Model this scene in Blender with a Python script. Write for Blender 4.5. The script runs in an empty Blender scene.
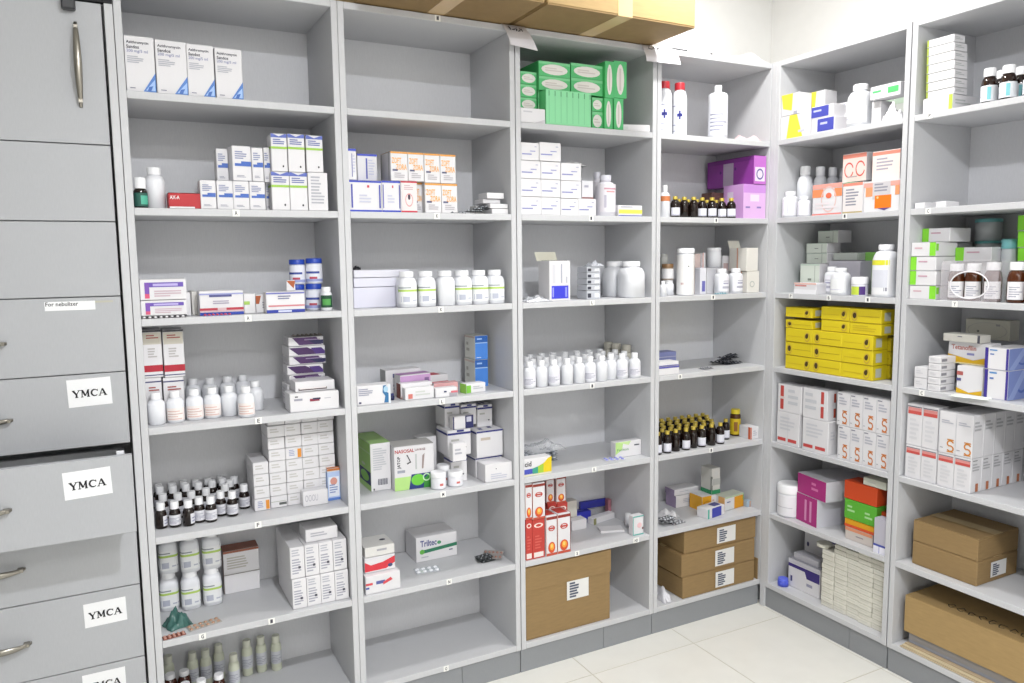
import bpy, bmesh, math, random
from mathutils import Matrix, Vector
C = bpy.context.scene.collection
S = bpy.context.scene
random.seed(7)

# ---------------------------------------------------------------- camera, lights, exposure
FL = 767.2
CAM = Vector((0.081, -2.065, 1.331))
yaw, pitch, roll = math.radians(27.54), math.radians(-6.21), math.radians(-0.70)
FW = Vector((math.sin(yaw)*math.cos(pitch), math.cos(yaw)*math.cos(pitch), math.sin(pitch)))
R0 = Vector((math.cos(yaw), -math.sin(yaw), 0)); U0 = R0.cross(FW)
RT = R0*math.cos(roll) + U0*math.sin(roll); UP = -R0*math.sin(roll) + U0*math.cos(roll)
cd = bpy.data.cameras.new('camera'); cam = bpy.data.objects.new('camera', cd); C.objects.link(cam)
cd.sensor_width = 36; cd.lens = FL/1024*36; cd.clip_start = .02; cd.clip_end = 50
m = Matrix((RT, UP, -FW)).transposed().to_4x4(); m.translation = CAM
cam.matrix_world = m
S.camera = cam
S.view_settings.view_transform = 'Standard'; S.view_settings.look = 'None'
S.view_settings.gamma = 1; S.view_settings.use_curve_mapping = False
S.view_settings.exposure = -0.78
w = bpy.data.worlds.new('world'); S.world = w; w.use_nodes = True
w.node_tree.nodes['Background'].inputs[0].default_value = (.8, .85, .95, 1)
w.node_tree.nodes['Background'].inputs[1].default_value = .3
CEIL = 2.56
def lamp(name, x, y, z, power, size, col, shape='DISK', sy=None):
    l = bpy.data.lights.new(name, 'AREA'); l.shape = shape; l.size = size
    if sy: l.size_y = sy
    l.energy = power; l.color = col
    o = bpy.data.objects.new(name, l); C.objects.link(o); o.location = (x, y, z); return o
lamp('downlight_bulb', .62, -1.9, 2.44, 66, .13, (.95, .965, 1))
lamp('downlight_bulb', 1.70, -.42, 2.44, 27, .2, (1, .99, .97))
lamp('panel_light', .5, -3.1, 2.48, 55, .9, (1, .982, .962), 'RECTANGLE', .6)  # added soft fill from behind the camera, brightens the shelf backs

# ---------------------------------------------------------------- materials
MATS = {}
def lin(c):
    c /= 255
    return c/12.92 if c <= .04045 else ((c+.055)/1.055)**2.4
def rgb(h): return tuple(lin(int(h[i:i+2], 16)) for i in (0, 2, 4)) + (1,)
def mat(h, rough=.55, kind='', metal=0, trans=0, alpha=1, bump=0, scale=40, var=.0):
    key = (h, rough, kind, metal, trans, alpha)
    if key in MATS: return MATS[key]
    m = bpy.data.materials.new((kind or 'paint')+'_'+h); m.use_nodes = True
    nt = m.node_tree; b = nt.nodes['Principled BSDF']
    b.inputs['Base Color'].default_value = rgb(h); b.inputs['Roughness'].default_value = rough
    b.inputs['Metallic'].default_value = metal; b.inputs['Transmission Weight'].default_value = trans
    b.inputs['Alpha'].default_value = alpha
    if kind in ('laminate', 'cardboard', 'wall', 'tile', 'crease'):
        tc = nt.nodes.new('ShaderNodeTexCoord'); mp = nt.nodes.new('ShaderNodeMapping')
        n = nt.nodes.new('ShaderNodeTexNoise'); bp = nt.nodes.new('ShaderNodeBump')
        mx = nt.nodes.new('ShaderNodeMix'); mx.data_type = 'RGBA'
        sc = {'laminate': (500, 500, 60), 'cardboard': (30, 30, 160), 'wall': (20, 20, 20), 'tile': (12, 12, 12), 'crease': (40, 40, 40)}[kind]
        mp.inputs['Scale'].default_value = sc
        nt.links.new(tc.outputs['Object'], mp.inputs[0]); nt.links.new(mp.outputs[0], n.inputs['Vector'])
        n.inputs['Scale'].default_value = 1; n.inputs['Detail'].default_value = 4
        v = {'laminate': .93, 'cardboard': .86, 'wall': .97, 'tile': .95, 'crease': .9}[kind]
        c = rgb(h); mx.inputs['A'].default_value = (c[0]*v, c[1]*v, c[2]*v, 1); mx.inputs['B'].default_value = (min(1, c[0]*(2-v)), min(1, c[1]*(2-v)), min(1, c[2]*(2-v)), 1)
        nt.links.new(n.outputs['Fac'], mx.inputs['Factor']); nt.links.new(mx.outputs['Result'], b.inputs['Base Color'])
        bp.inputs['Strength'].default_value = {'laminate': .05, 'cardboard': .12, 'wall': .05, 'tile': .03, 'crease': .8}[kind]
        bp.inputs['Distance'].default_value = .01 if kind == 'crease' else .002
        nt.links.new(n.outputs['Fac'], bp.inputs['Height']); nt.links.new(bp.outputs[0], b.inputs['Normal'])
    MATS[key] = m; return m
GREY = mat('c9cacd', .5, 'laminate')
GREYC = mat('b0b2b6', .45, 'laminate')
PLINTH = mat('8f9296', .5, 'laminate')
CARD = mat('927850', .75, 'cardboard'); CARD2 = mat('a98d5e', .75, 'cardboard')
WHITE = mat('eceaea', .45); PLAST = mat('e6e8ed', .3); CAPW = mat('f2f3f6', .35)
BROWN = mat('1a0f0c', .08); AMBER = mat('4e260f', .12)
BLK = mat('1c1c22', .5); CHROME = mat('96928a', .28, '', 1)
FOIL = mat('b9bcc2', .3, '', .8); CLEAR = mat('f4f6fa', .12, '', 0, .0, .28)
INK = '55586a'

# ---------------------------------------------------------------- mesh builder
class MB:
    def __init__(s): s.v = []; s.f = []; s.m = []; s.mats = []; s.sm = []
    def mi(s, m):
        if m not in s.mats: s.mats.append(m)
        return s.mats.index(m)
    def add(s, vs, fs, m, smooth=False):
        o = len(s.v); s.v += [tuple(v) for v in vs]; k = s.mi(m)
        for f in fs: s.f.append(tuple(o+i for i in f)); s.m.append(k); s.sm.append(smooth)
    def box(s, x0, x1, y0, y1, z0, z1, m):
        s.add([(x0,y0,z0),(x1,y0,z0),(x1,y1,z0),(x0,y1,z0),(x0,y0,z1),(x1,y0,z1),(x1,y1,z1),(x0,y1,z1)],
              [(0,3,2,1),(4,5,6,7),(0,1,5,4),(1,2,6,5),(2,3,7,6),(3,0,4,7)], m)
    def cbox(s, x0, x1, y0, y1, z0, z1, m, c=.001):
        "box with chamfered edges"
        X, Y, Z = (x0, x1), (y0, y1), (z0, z1); vs = []; idx = {}
        for i in (0,1):
            for j in (0,1):
                for k in (0,1):
                    sx, sy, sz = (1,-1)[i], (1,-1)[j], (1,-1)[k]
                    for a, p in enumerate(((X[i], Y[j]+sy*c, Z[k]+sz*c), (X[i]+sx*c, Y[j], Z[k]+sz*c), (X[i]+sx*c, Y[j]+sy*c, Z[k]))):
                        idx[i,j,k,a] = len(vs); vs.append(p)
        fs = []
        for i in (0,1):
            fs.append([idx[i,j,k,0] for j,k in ((0,0),(1,0),(1,1),(0,1))])
            fs.append([idx[j,i,k,1] for j,k in ((0,0),(1,0),(1,1),(0,1))])
            fs.append([idx[j,k,i,2] for j,k in ((0,0),(1,0),(1,1),(0,1))])
            for j in (0,1):
                fs.append([idx[i,j,0,0], idx[i,j,1,0], idx[i,j,1,1], idx[i,j,0,1]])
                fs.append([idx[i,0,j,0], idx[i,1,j,0], idx[i,1,j,2], idx[i,0,j,2]])
                fs.append([idx[0,i,j,1], idx[1,i,j,1], idx[1,i,j,2], idx[0,i,j,2]])
                for k in (0,1): fs.append([idx[i,j,k,0], idx[i,j,k,1], idx[i,j,k,2]])
        s.add(vs, fs, m)
    def loft(s, rings, m, smooth=True, cap=True):
        n = len(rings[0]); vs = [p for r in rings for p in r]; fs = []
        for i in range(len(rings)-1):
            for j in range(n):
                k = (j+1) % n; fs.append((i*n+j, i*n+k, (i+1)*n+k, (i+1)*n+j))
        s.add(vs, fs, m, smooth)
        if cap: s.add(rings[0], [tuple(reversed(range(n)))], m); s.add(rings[-1], [tuple(range(n))], m)
    def build(s, name, parent=None, fix=False):
        me = bpy.data.meshes.new(name); me.from_pydata(s.v, [], s.f)
        for m in s.mats: me.materials.append(m)
        me.polygons.foreach_set('material_index', s.m); me.polygons.foreach_set('use_smooth', s.sm)
        if fix:
            bm = bmesh.new(); bm.from_mesh(me); bmesh.ops.recalc_face_normals(bm, faces=bm.faces); bm.to_mesh(me); bm.free()
        me.update()
        o = bpy.data.objects.new(name, me); C.objects.link(o); o.parent = parent
        return o
def empty(name, loc=(0,0,0), rz=0):
    o = bpy.data.objects.new(name, None); C.objects.link(o); o.location = loc; o.rotation_euler = (0,0,rz); o.empty_display_size = .05
    return o
def tag(o, label, cat, group=None):
    o['label'] = label; o['category'] = cat
    if group: o['group'] = group
    return o
def struct(o): o['kind'] = 'structure'; return o
def box_obj(name, x0, x1, y0, y1, z0, z1, m, parent=None, c=.0008):
    b = MB(); b.cbox(x0, x1, y0, y1, z0, z1, m, c); return b.build(name, parent, True)

# text as flat triangles, fitted to a unit box
TXT = {}
def text_geo(s, bold=.0):
    if (s, bold) in TXT: return TXT[s, bold]
    cu = bpy.data.curves.new('t', 'FONT'); cu.body = s; cu.offset = bold; cu.resolution_u = 2
    o = bpy.data.objects.new('t', cu); C.objects.link(o)
    dg = bpy.context.evaluated_depsgraph_get(); me = bpy.data.meshes.new_from_object(o.evaluated_get(dg))
    vs = [(v.co.x, v.co.y) for v in me.vertices]; fs = [tuple(p.vertices) for p in me.polygons]
    bpy.data.objects.remove(o); bpy.data.curves.remove(cu); bpy.data.meshes.remove(me)
    x0 = min(v[0] for v in vs); x1 = max(v[0] for v in vs); y0 = min(v[1] for v in vs); y1 = max(v[1] for v in vs)
    vs = [((x-x0)/(x1-x0), (y-y0)/(y1-y0)) for x, y in vs]
    TXT[s, bold] = (vs, fs); return TXT[s, bold]
# flat print shapes in face fractions ------------------------------------------------
def Rc(a, b, c, d, col): return ([(a,b),(c,b),(c,d),(a,d)], [(0,1,2,3)], col)
def Pg(pts, col): return (pts, [tuple(range(len(pts)))], col)
def El(cx, cy, rx, ry, col, n=16): return Pg([(cx+rx*math.cos(6.2832*i/n), cy+ry*math.sin(6.2832*i/n)) for i in range(n)], col)
def Ri(cx, cy, rx, ry, t, col, a0=0, a1=6.2832, n=16):
    p = []
    for i in range(n+1):
        a = a0+(a1-a0)*i/n; c, s_ = math.cos(a), math.sin(a); p += [(cx+rx*c, cy+ry*s_), (cx+rx*(1-t)*c, cy+ry*(1-t)*s_)]
    return (p, [(2*i, 2*i+2, 2*i+3, 2*i+1) for i in range(n)], col)
def Tx(s, a, b, c, d, col, rot=0, bold=.01):
    vs, fs = text_geo(s, bold)
    if rot: vs = [(-y+1, x) for x, y in vs]
    return ([(a+x*(c-a), b+y*(d-b)) for x, y in vs], fs, col)
def Ln(a, b, c, d, n, col, seed=1):
    "lines of print too small to read"
    r = random.Random(seed); vs = []; fs = []
    for i in range(n):
        y1 = d-(d-b)*i/n; y0 = y1-(d-b)/n*.5; e = a+(c-a)*(.55+.45*r.random()); k = len(vs)
        vs += [(a,y0),(e,y0),(e,y1),(a,y1)]; fs.append((k,k+1,k+2,k+3))
    return (vs, fs, col)
def col(h): return mat(h, .5) if isinstance(h, str) else h
def face_fn(code, w, D, h):
    x, y = w/2, D/2
    return {'f': lambda a,b,o: (-x+a*w, -y-o, b*h), 'l': lambda a,b,o: (-x-o, y-a*D, b*h), 'r': lambda a,b,o: (x+o, -y+a*D, b*h),
            't': lambda a,b,o: (-x+a*w, -y+b*D, h+o), 'b': lambda a,b,o: (x-a*w, y+o, b*h)}[code]
PR = {}
def print_mesh(style, w, D, h, name, parent):
    if not style: return
    b = MB(); n = 0
    for code, shape in style:
        n += 1; fn = face_fn(code, w, D, h); vs, fs, c = shape
        b.add([fn(max(0,min(1,p[0])), max(0,min(1,p[1])), .0007+.00006*n) for p in vs], fs, col(c))
    return b.build(name, parent)

# ---------------------------------------------------------------- measured layout (metres)
ZS = [z-.148 for z in (2.1554, 1.8828, 1.6098, 1.342, 1.0716, .792, .5185, .2466)]   # shelf tops, top panel first
TH = .018
XE = (.1427, .6352, .6691, 1.1606, 1.1963, 1.6875, 1.7229, 2.2122)
XR = 2.213
YE = (-.0408, -.5233, -.5607, -1.045)
DEP = .272
def bay_edges(b):
    return (XE[2*b-2], XE[2*b-1]) if b <= 4 else (-YE[2*(b-5)], -YE[2*(b-5)+1])
def frame(b):   # origin, along, into the shelf
    if b <= 4: return Vector((0,0,0)), Vector((1,0,0)), Vector((0,1,0)), 0.0
    return Vector((XR,0,0)), Vector((0,-1,0)), Vector((1,0,0)), -math.pi/2
def W(b, u, d, z):
    o, a, v, _ = frame(b); p = o+a*u+v*d; p.z = z; return p
def at_x(b, px, d, z):
    "distance along the bay of image column px, on the line at depth d and height z"
    A = W(b, 0, d, z)-CAM; B = frame(b)[1]; k = px-512
    return (FL*A.dot(RT)-k*A.dot(FW))/(k*B.dot(FW)-FL*B.dot(RT))
def at_y(b, u, d, py):
    "height of image row py above point (u, d)"
    A = W(b, u, d, 0)-CAM; B = Vector((0,0,1)); k = 341.5-py
    return (FL*A.dot(UP)-k*A.dot(FW))/(k*B.dot(FW)-FL*B.dot(UP))
def on_floor(b, px, py, z):
    "(u, depth) where the sight line meets height z"
    r = FW+RT*((px-512)/FL)-UP*((py-341.5)/FL); t = (z-CAM.z)/r.z; p = CAM+r*t
    o, a, v, _ = frame(b); q = p-o; return q.dot(a), q.dot(v)

BAY = {1:'first', 2:'second', 3:'third', 4:'fourth', 5:'fifth', 6:'sixth'}
SHELF = {1:'top', 2:'second', 3:'third', 4:'fourth', 5:'fifth', 6:'sixth', 7:'bottom'}
cur = [1, 1]
def at(b, c): cur[0] = b; cur[1] = c
def full(lab): return f"{lab}, {SHELF[cur[1]]} shelf of {BAY[cur[0]]} bay"
ORD = ['leftmost', 'second from left', 'third from left', 'fourth from left', 'fifth from left', 'sixth from left', 'seventh from left', 'eighth from left', 'ninth from left', 'tenth from left', 'eleventh from left', 'twelfth from left']
ROW = ['bottom', 'second', 'third', 'fourth', 'fifth', 'sixth', 'seventh', 'eighth', 'ninth', 'tenth', 'eleventh', 'twelfth', 'thirteenth', 'fourteenth']
DROW = ['front row', 'second row back', 'third row back', 'fourth row back', 'fifth row back', 'sixth row back']
class Rec: pass
REG = {}
def settle(u, d, w, D, z0, z1, shrink, circ=False, keep=()):
    """nudge a thing (centre u, front d, size w by D) until it clears what already stands in this compartment"""
    b, c = cur; L = REG.setdefault((b, c), []); e0, e1 = bay_edges(b)
    for it in range(10):
        hit = None
        for q in L:
            if q[5]-z0 < .0004 or z1-q[4] < .0004: continue
            ou = min(u+w/2, q[1])-max(u-w/2, q[0]); od = min(d+D, q[3])-max(d, q[2])
            if ou <= .0001 or od <= .0001: continue
            if circ and q[6]:
                r1, r2 = w/2, (q[1]-q[0])/2; dx, dy = u-(q[0]+q[1])/2, d+D/2-(q[2]+q[3])/2; L_ = math.hypot(dx, dy)
                if L_ >= r1+r2: continue
                hit = ('c', r1+r2-L_, dx, dy, L_); break
            hit = ('b', ou, od, q); break
        if not hit: break
        if hit[0] == 'c':
            _, o, dx, dy, L_ = hit
            if L_ < 1e-5: dx, dy, L_ = 1, 0, 1
            u += dx/L_*(o+.0004); d += dy/L_*(o+.0004)
        else:
            _, ou, od, q = hit; opt = []; g = .0004
            opt.append((3*ou, 'u', (q[1]-(u-w/2)+g) if u > (q[0]+q[1])/2 else (q[0]-(u+w/2)-g)))
            back = q[3]-d+g
            if d+D+back < DEP-.001: opt.append((1.1*back, 'd', back))
            if shrink:
                if q[2] > d+.012: opt.append((.3*(d+D-q[2]), 'D', q[2]-g-d))
                if q[3] < d+D-.012: opt.append((.9*(q[3]-d), 'F', q[3]+g))
                if ou < .3*w: opt.append((2*ou, 'w', ou+g))
            if d-(d+D-q[2]+g) > .0012: opt.append((1.1*(d+D-q[2]+g), 'd', -(d+D-q[2]+g)))
            opt.sort(key=lambda t: t[0]); _, k, v = opt[0]
            if k == 'u': u += v
            elif k == 'd': d += v
            elif k == 'D': D = v
            elif k == 'F': D -= v-d; d = v
            else:
                u += v/2 if u > (q[0]+q[1])/2 else -v/2; w -= v
        u = min(max(u, e0+w/2+.001), e1-w/2-.001); d = min(max(d, .001), DEP-D-.0008)
    L.append((u-w/2, u+w/2, d, d+D, z0, z1, circ))
    return u, d, w, D
CACHE = {}
def place(build, key, name, lab, cat, group, u, d, z, rz=0, tilt=0):
    """first use builds the thing, later ones copy the object and each of its parts"""
    b = cur[0]
    if key in CACHE:
        src = CACHE[key]; o = src.copy(); C.objects.link(o)
        for ch in src.children:
            k = ch.copy(); C.objects.link(k); k.parent = o
            for g in ch.children:
                q = g.copy(); C.objects.link(q); q.parent = k
        if 'group' in o: del o['group']
    else:
        o = build(); CACHE[key] = o
    o.name = name
    o.location = W(b, u, d, z); o.rotation_euler = (tilt, 0, frame(b)[3]+math.radians(rz))
    return tag(o, lab, cat, group)

def carton_obj(name, w, D, h, body, style, flap, edge):
    def f():
        m = MB(); bm_ = col(body); m.cbox(-w/2, w/2, -D/2, D/2, 0, h, bm_, min(.0012, h*.06)); o = m.build(name, None, True)
        print_mesh(style, w, D, h, 'surface_print', o)
        if flap:
            q = MB(); t = .0005; fb = col(edge) if edge else bm_
            if flap == 't':     # tuck lid on top: its front tongue folds into the box
                q.cbox(-w/2+.001, w/2-.001, -D/2+.0012, D/2-.0005, h-.0003, h+.0005, fb, .0003)
                q.box(-w*.47, w*.47, -D/2+.0002, -D/2+.0012, h-.0002, h+.0004, fb)
            elif flap == 'f':   # tuck lid on the end facing front
                q.cbox(-w/2+.0008, w/2-.0008, -D/2-.0005, -D/2+.0002, .0008, h-.0014, fb, .0002)
            elif flap == 'r':   # tuck lid on the end to the side
                q.cbox(w/2-.0002, w/2+.0005, -D/2+.0008, D/2-.0008, .0008, h-.0014, fb, .0002)
            q.build('tuck_flap', o, True)
        return o
    return f
def carton(x0, x1, yt, lab, style=(), d=.008, D=.06, on=None, yb=None, body='dfdee1', rz=0, name='medicine_box', cat='medicine box', group=None, flap='t', edge=None, h=None, zb=None, lie=None):
    b, c = cur; zs = ZS[c]; xm = (x0+x1)/2
    z = zs if on is None else (on.z1+.0009 if isinstance(on, Rec) else on)
    if yb is not None: d = max(.002, on_floor(b, xm, yb, z)[1])
    u0, u1 = at_x(b, x0, d, z), at_x(b, x1, d, z); w = max(.004, u1-u0); u = (u0+u1)/2
    if h is None: h = at_y(b, u, d, yt)-z
    D_ = round(min(D, DEP-d-.002), 3); h = round(min(max(.003, h), ZS[c-1]-TH-z-.003), 4)
    e0, e1 = bay_edges(b); ca, sa = abs(math.cos(math.radians(rz))), abs(math.sin(math.radians(rz)))
    room = (e1-e0-.003-D_*sa)/ca
    lo_, hi_ = u0, u1
    if not rz: u0 = max(u0, e0+.0016); u1 = min(u1, e1-.0016); w = max(.004, u1-u0); u = (u0+u1)/2
    w = round(min(w, room), 3); ex = (w*ca+D_*sa)/2
    u = min(max(u, e0+.0012+ex), e1-.0012-ex)
    ey = (D_*ca+w*sa)/2; yc = min(max(d+D_/2, ey+.0012), DEP-ey-.001)
    u, d, w2, D2 = settle(u, yc-ey, 2*ex, 2*ey, z, z+h+.0006, rz == 0)
    if not rz: w, D_ = round(w2-.0001, 4), round(D2-.0001, 4)
    yc = d+D2/2
    key = ('carton', w, D_, h, body, id(style), flap, edge)
    if style and not any(s is style for s in KEEP): KEEP.append(style)
    place(carton_obj(name, w, D_, h, body, style, flap, edge), key, name, full(lab), cat, group, u, yc, z+.0006, rz)
    r = Rec(); r.z1 = z+h+.0006; r.z0 = z; r.u = u; r.d = d; r.w = w; r.D = D_; r.h = h
    return r
KEEP = []
def grid(x0, x1, yt, nx, nz, desc, style=(), d=.008, D=.06, nd=1, skip=(), body='dfdee1', name='medicine_box', cat='medicine box', group=None, flap='t', edge=None, jit=.001, styles=None, on=None, yb=None, gap=.0008, colj=0):
    """nx by nz (by nd deep) like cartons; returns the last record"""
    b, c = cur; z = ZS[c] if on is None else on.z1+.0009
    if yb is not None: d = max(.002, on_floor(b, (x0+x1)/2, yb, z)[1])
    u0, u1 = at_x(b, x0, d, z), at_x(b, x1, d, z); H = at_y(b, (u0+u1)/2, d, yt)-z
    e0, e1 = bay_edges(b); u0 = max(u0, e0+.002); u1 = min(u1, e1-.002); H = min(H, ZS[c-1]-TH-z-.004)
    w = round((u1-u0)/nx-gap, 4); h = round(H/nz-.0012, 4); D = min(D, (DEP-d-.002)/nd-.001)
    st = []; cj = [random.Random(int(x0)+i).uniform(0, 1)*colj for i in range(nx)]
    for s in (styles or [style]):
        if s and not any(k is s for k in KEEP): KEEP.append(s)
    r = None; rr = random.Random(int(x0*7+yt))
    for k in range(nd):
        for j in range(nz):
            for i in range(nx):
                if (i, j) in skip or (i, j, k) in skip: continue
                sty = style if not styles else styles[rr.randrange(len(styles))]
                pos = (('left one', 'right one')[i] if nx == 2 else ORD[i]) if nx > 1 else ''
                row = ('top row' if j == nz-1 else ('bottom row' if j == 0 else ROW[j]+' row up')) if nz > 1 else ''
                dr = DROW[k] if nd > 1 else ''
                lab = ', '.join(t for t in (desc, pos, row, dr) if t)
                key = ('carton', w, round(D, 4), h, body, id(sty), flap, edge)
                u = u0+(i+.5)*(u1-u0)/nx+rr.uniform(-jit, jit)*.4; dd = d+D/2+k*(D+.001)+rr.uniform(0, jit)+cj[i]
                REG.setdefault((b, c), []).append((u-w/2-.0003, u+w/2+.0003, dd-D/2-.0003, dd+D/2+.0003, z+j*(h+.0012), z+j*(h+.0012)+h+.0006, False))
                place(carton_obj(name, w, D, h, body, sty, flap, edge), key, name, full(lab), cat, group, u, dd, z+.0006+j*(h+.0012), rr.uniform(-jit, jit)*300 if jit else 0)
    r = Rec(); r.z0 = z; r.z1 = z+nz*(h+.0012)-.0006; r.u = (u0+u1)/2; r.d = d; r.w = w; r.D = D; r.h = h
    return r

# ---------------------------------------------------------------- bottles, jars, tubs
def ring(r, z, n, sq, rib=0, ry=None):
    out = []; ry = ry or r
    for i in range(n):
        a = 2*math.pi*(i+.5)/n; c, s_ = math.cos(a), math.sin(a)
        k = (abs(c)**sq+abs(s_)**sq)**(-1/sq) if sq != 2 else 1
        if rib and i % 2: k *= 1-rib
        out.append((r*k*c, ry*k*s_, z))
    return out
def patch(mb, r, sq, a0, a1, z0, z1, m, off, ry=None):
    n = max(1, int(abs(a1-a0)/.22)); vs = []; ry = ry or r
    for i in range(n+1):
        a = -math.pi/2+a0+(a1-a0)*i/n; c, s_ = math.cos(a), math.sin(a); k = (abs(c)**sq+abs(s_)**sq)**(-1/sq) if sq != 2 else 1
        for z in (z0, z1): vs.append(((r*k+off)*c, (ry*k+off)*s_, z))
    mb.add(vs, [(2*i, 2*i+2, 2*i+3, 2*i+1) for i in range(n)], m, True)
def bottle_obj(name, r, h, p):
    def f():
        sq = p.get('sq', 2); ry = r*p.get('flat', 1); capr = r*p.get('capr', .62); caph = h*p.get('caph', .16); nk = capr*.86; hb = h-caph
        sh = h*p.get('sh', .14); body = p['body']; n = 24; o = MB()
        prof = [(.9*r, 0, sq), (r, .015*h, sq), (r, hb-sh-.02*h, sq), (r*.93, hb-sh*.72, sq), ((r*.5+nk*.5), hb-sh*.25, (sq+2)/2), (nk, hb-sh*.1, 2), (nk, hb+.002, 2)]
        o.loft([ring(a, z, n, q, 0, a*ry/r if a > nk*1.02 else a) for a, z, q in prof], body)
        o = o.build(name)
        if caph > 0:
            c = MB(); cm = p['cap']; rib = p.get('rib', .04); z0 = hb+.0005
            if p.get('tip'):    # tapering dropper cap
                c.loft([ring(capr, z0, n, 2, rib), ring(capr, z0+caph*.4, n, 2, rib), ring(capr*.7, z0+caph*.5, n, 2), ring(capr*.6, z0+caph, n, 2)], cm)
            else:
                c.loft([ring(capr, z0, n, 2, rib), ring(capr, z0+caph*.88, n, 2, rib), ring(capr*.93, z0+caph, n, 2)], cm)
            c.build('cap', o)
        L = p.get('label')
        if L:
            q = MB(); a = L.get('a', 1.5); z0, z1 = L['z'][0]*h, L['z'][1]*h; ao = L.get('turn', 0)
            patch(q, r, sq, -a+ao, a+ao, z0, z1, col(L['col']), .0004, ry)
            for (x0_, y0_, x1_, y1_, cc) in L.get('marks', ()):
                patch(q, r, sq, -a+ao+2*a*x0_, -a+ao+2*a*x1_, z0+(z1-z0)*y0_, z0+(z1-z0)*y1_, col(cc), .0007, ry)
            q.build('label', o)
        if p.get('band'):
            q = MB(); z0, z1 = p['band'][0]*h, p['band'][1]*h; q.loft([ring(capr*1.06, z0, n, 2), ring(capr*1.06, z1, n, 2)], col(p['band'][2])); q.build('neck_band', o)
        return o
    return f
def bottle(xc, wpx, yt, p, lab, name='medicine_bottle', cat='bottle', group=None, d=None, yb=None, on=None, rz=0, h=None, r=None):
    b, c = cur; z = ZS[c] if on is None else (on.z1+.0005 if isinstance(on, Rec) else on)
    if yb is not None: d = on_floor(b, xc, yb, z)[1]; d = max(.001, d)
    u0, u1 = at_x(b, xc-wpx/2, d, z), at_x(b, xc+wpx/2, d, z); u = (u0+u1)/2
    P_ = W(b, u, d, z)-CAM; nrm = frame(b)[2]; ct = abs(P_.x*nrm.x+P_.y*nrm.y)/math.hypot(P_.x, P_.y); st_ = math.sqrt(1-ct*ct)
    if r is None:
        qq = p.get('sq', 2)/(p.get('sq', 2)-1); r = (u1-u0)/2*ct/((ct**qq+st_**qq)**(1/qq))*.99
    u = at_x(b, xc, min(d+r, DEP-r-.001), z)
    if d+r*2 > DEP: d = DEP-r*2-.001
    if h is None: h = at_y(b, u, d+r, yt)-z
    h = min(h, ZS[c-1]-TH-z-.004); e0, e1 = bay_edges(b); u = min(max(u, e0+r+.0015), e1-r-.0015)
    r, h = round(r-.00005, 4), round(h-.0005, 3); fl = p.get('flat', 1)
    u, d, _, _ = settle(u, d, 2*r, 2*r*fl, z, z+h, False, p.get('sq', 2) <= 2.2)
    if p.get('sq', 2) <= 2.2 and not rz:      # people set bottles down with the label towards the room
        P_ = CAM-W(b, u, d+r, z); rz = (math.degrees(math.atan2(P_.y, P_.x)-frame(b)[3])+90+180)%360-180; rz *= .85
    key = ('bottle', r, h, id(p)); KEEP.append(p)
    place(bottle_obj(name, r, h, p), key, name, full(lab), cat, group, u, d+r*fl, z+.0005, rz)
    q = Rec(); q.z1 = z+h+.0005; q.z0 = z; q.u = u; q.d = d; q.r = r; q.h = h
    return q
def place_uv(build, key, name, lab, cat, group, u, d, z, rz=0):
    return place(build, key, name, full(lab), cat, group, u, d, z, rz)

# ---------------------------------------------------------------- flat packs and loose things
def blister_obj(name, w, D, nx, ny, base, pill):
    def f():
        o = MB(); o.cbox(-w/2, w/2, -D/2, D/2, 0, .0012, base, .0004); o = o.build(name, None, True)
        q = MB(); r = min(w/nx, D/ny)*.36
        for i in range(nx):
            for j in range(ny):
                x, y = -w/2+(i+.5)*w/nx, -D/2+(j+.5)*D/ny
                rs = []
                for a, z in ((r, .0012), (r*.85, .0035), (r*.4, .005)):
                    rs.append([(x+a*math.cos(t*1.0472), y+a*math.sin(t*1.0472), z) for t in range(6)])
                q.loft(rs, pill)
        q.build('pill_bubbles', o)
        return o
    return f
def blister(xc, yb, w, D, lab, base=FOIL, pill=FOIL, nx=5, ny=2, rz=0, z=0, tilt=0, group=None, d=None):
    b, c = cur; u, dd = on_floor(b, xc, yb, ZS[c]); d = dd if d is None else d; d = max(D/2*.9, min(DEP-D/2, d))
    if z: u = at_x(b, xc, d, ZS[c]+z)
    e0, e1 = bay_edges(b); ca, sa = abs(math.cos(math.radians(rz))), abs(math.sin(math.radians(rz)))
    ex, ey = (w*ca+D*sa)/2, (w*sa+D*ca)/2; u = min(max(u, e0+ex+.001), e1-ex-.001); d = min(max(d, ey+.001), DEP-ey-.001)
    if tilt: z += math.sin(abs(tilt))*D/2+.001
    key = ('bl', w, D, nx, ny, base.name, pill.name)
    return place(blister_obj('blister_pack', w, D, nx, ny, base, pill), key, 'blister_pack', full(lab), 'blister pack', group, u, d, ZS[c]+z+.0006, rz, tilt)
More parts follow.
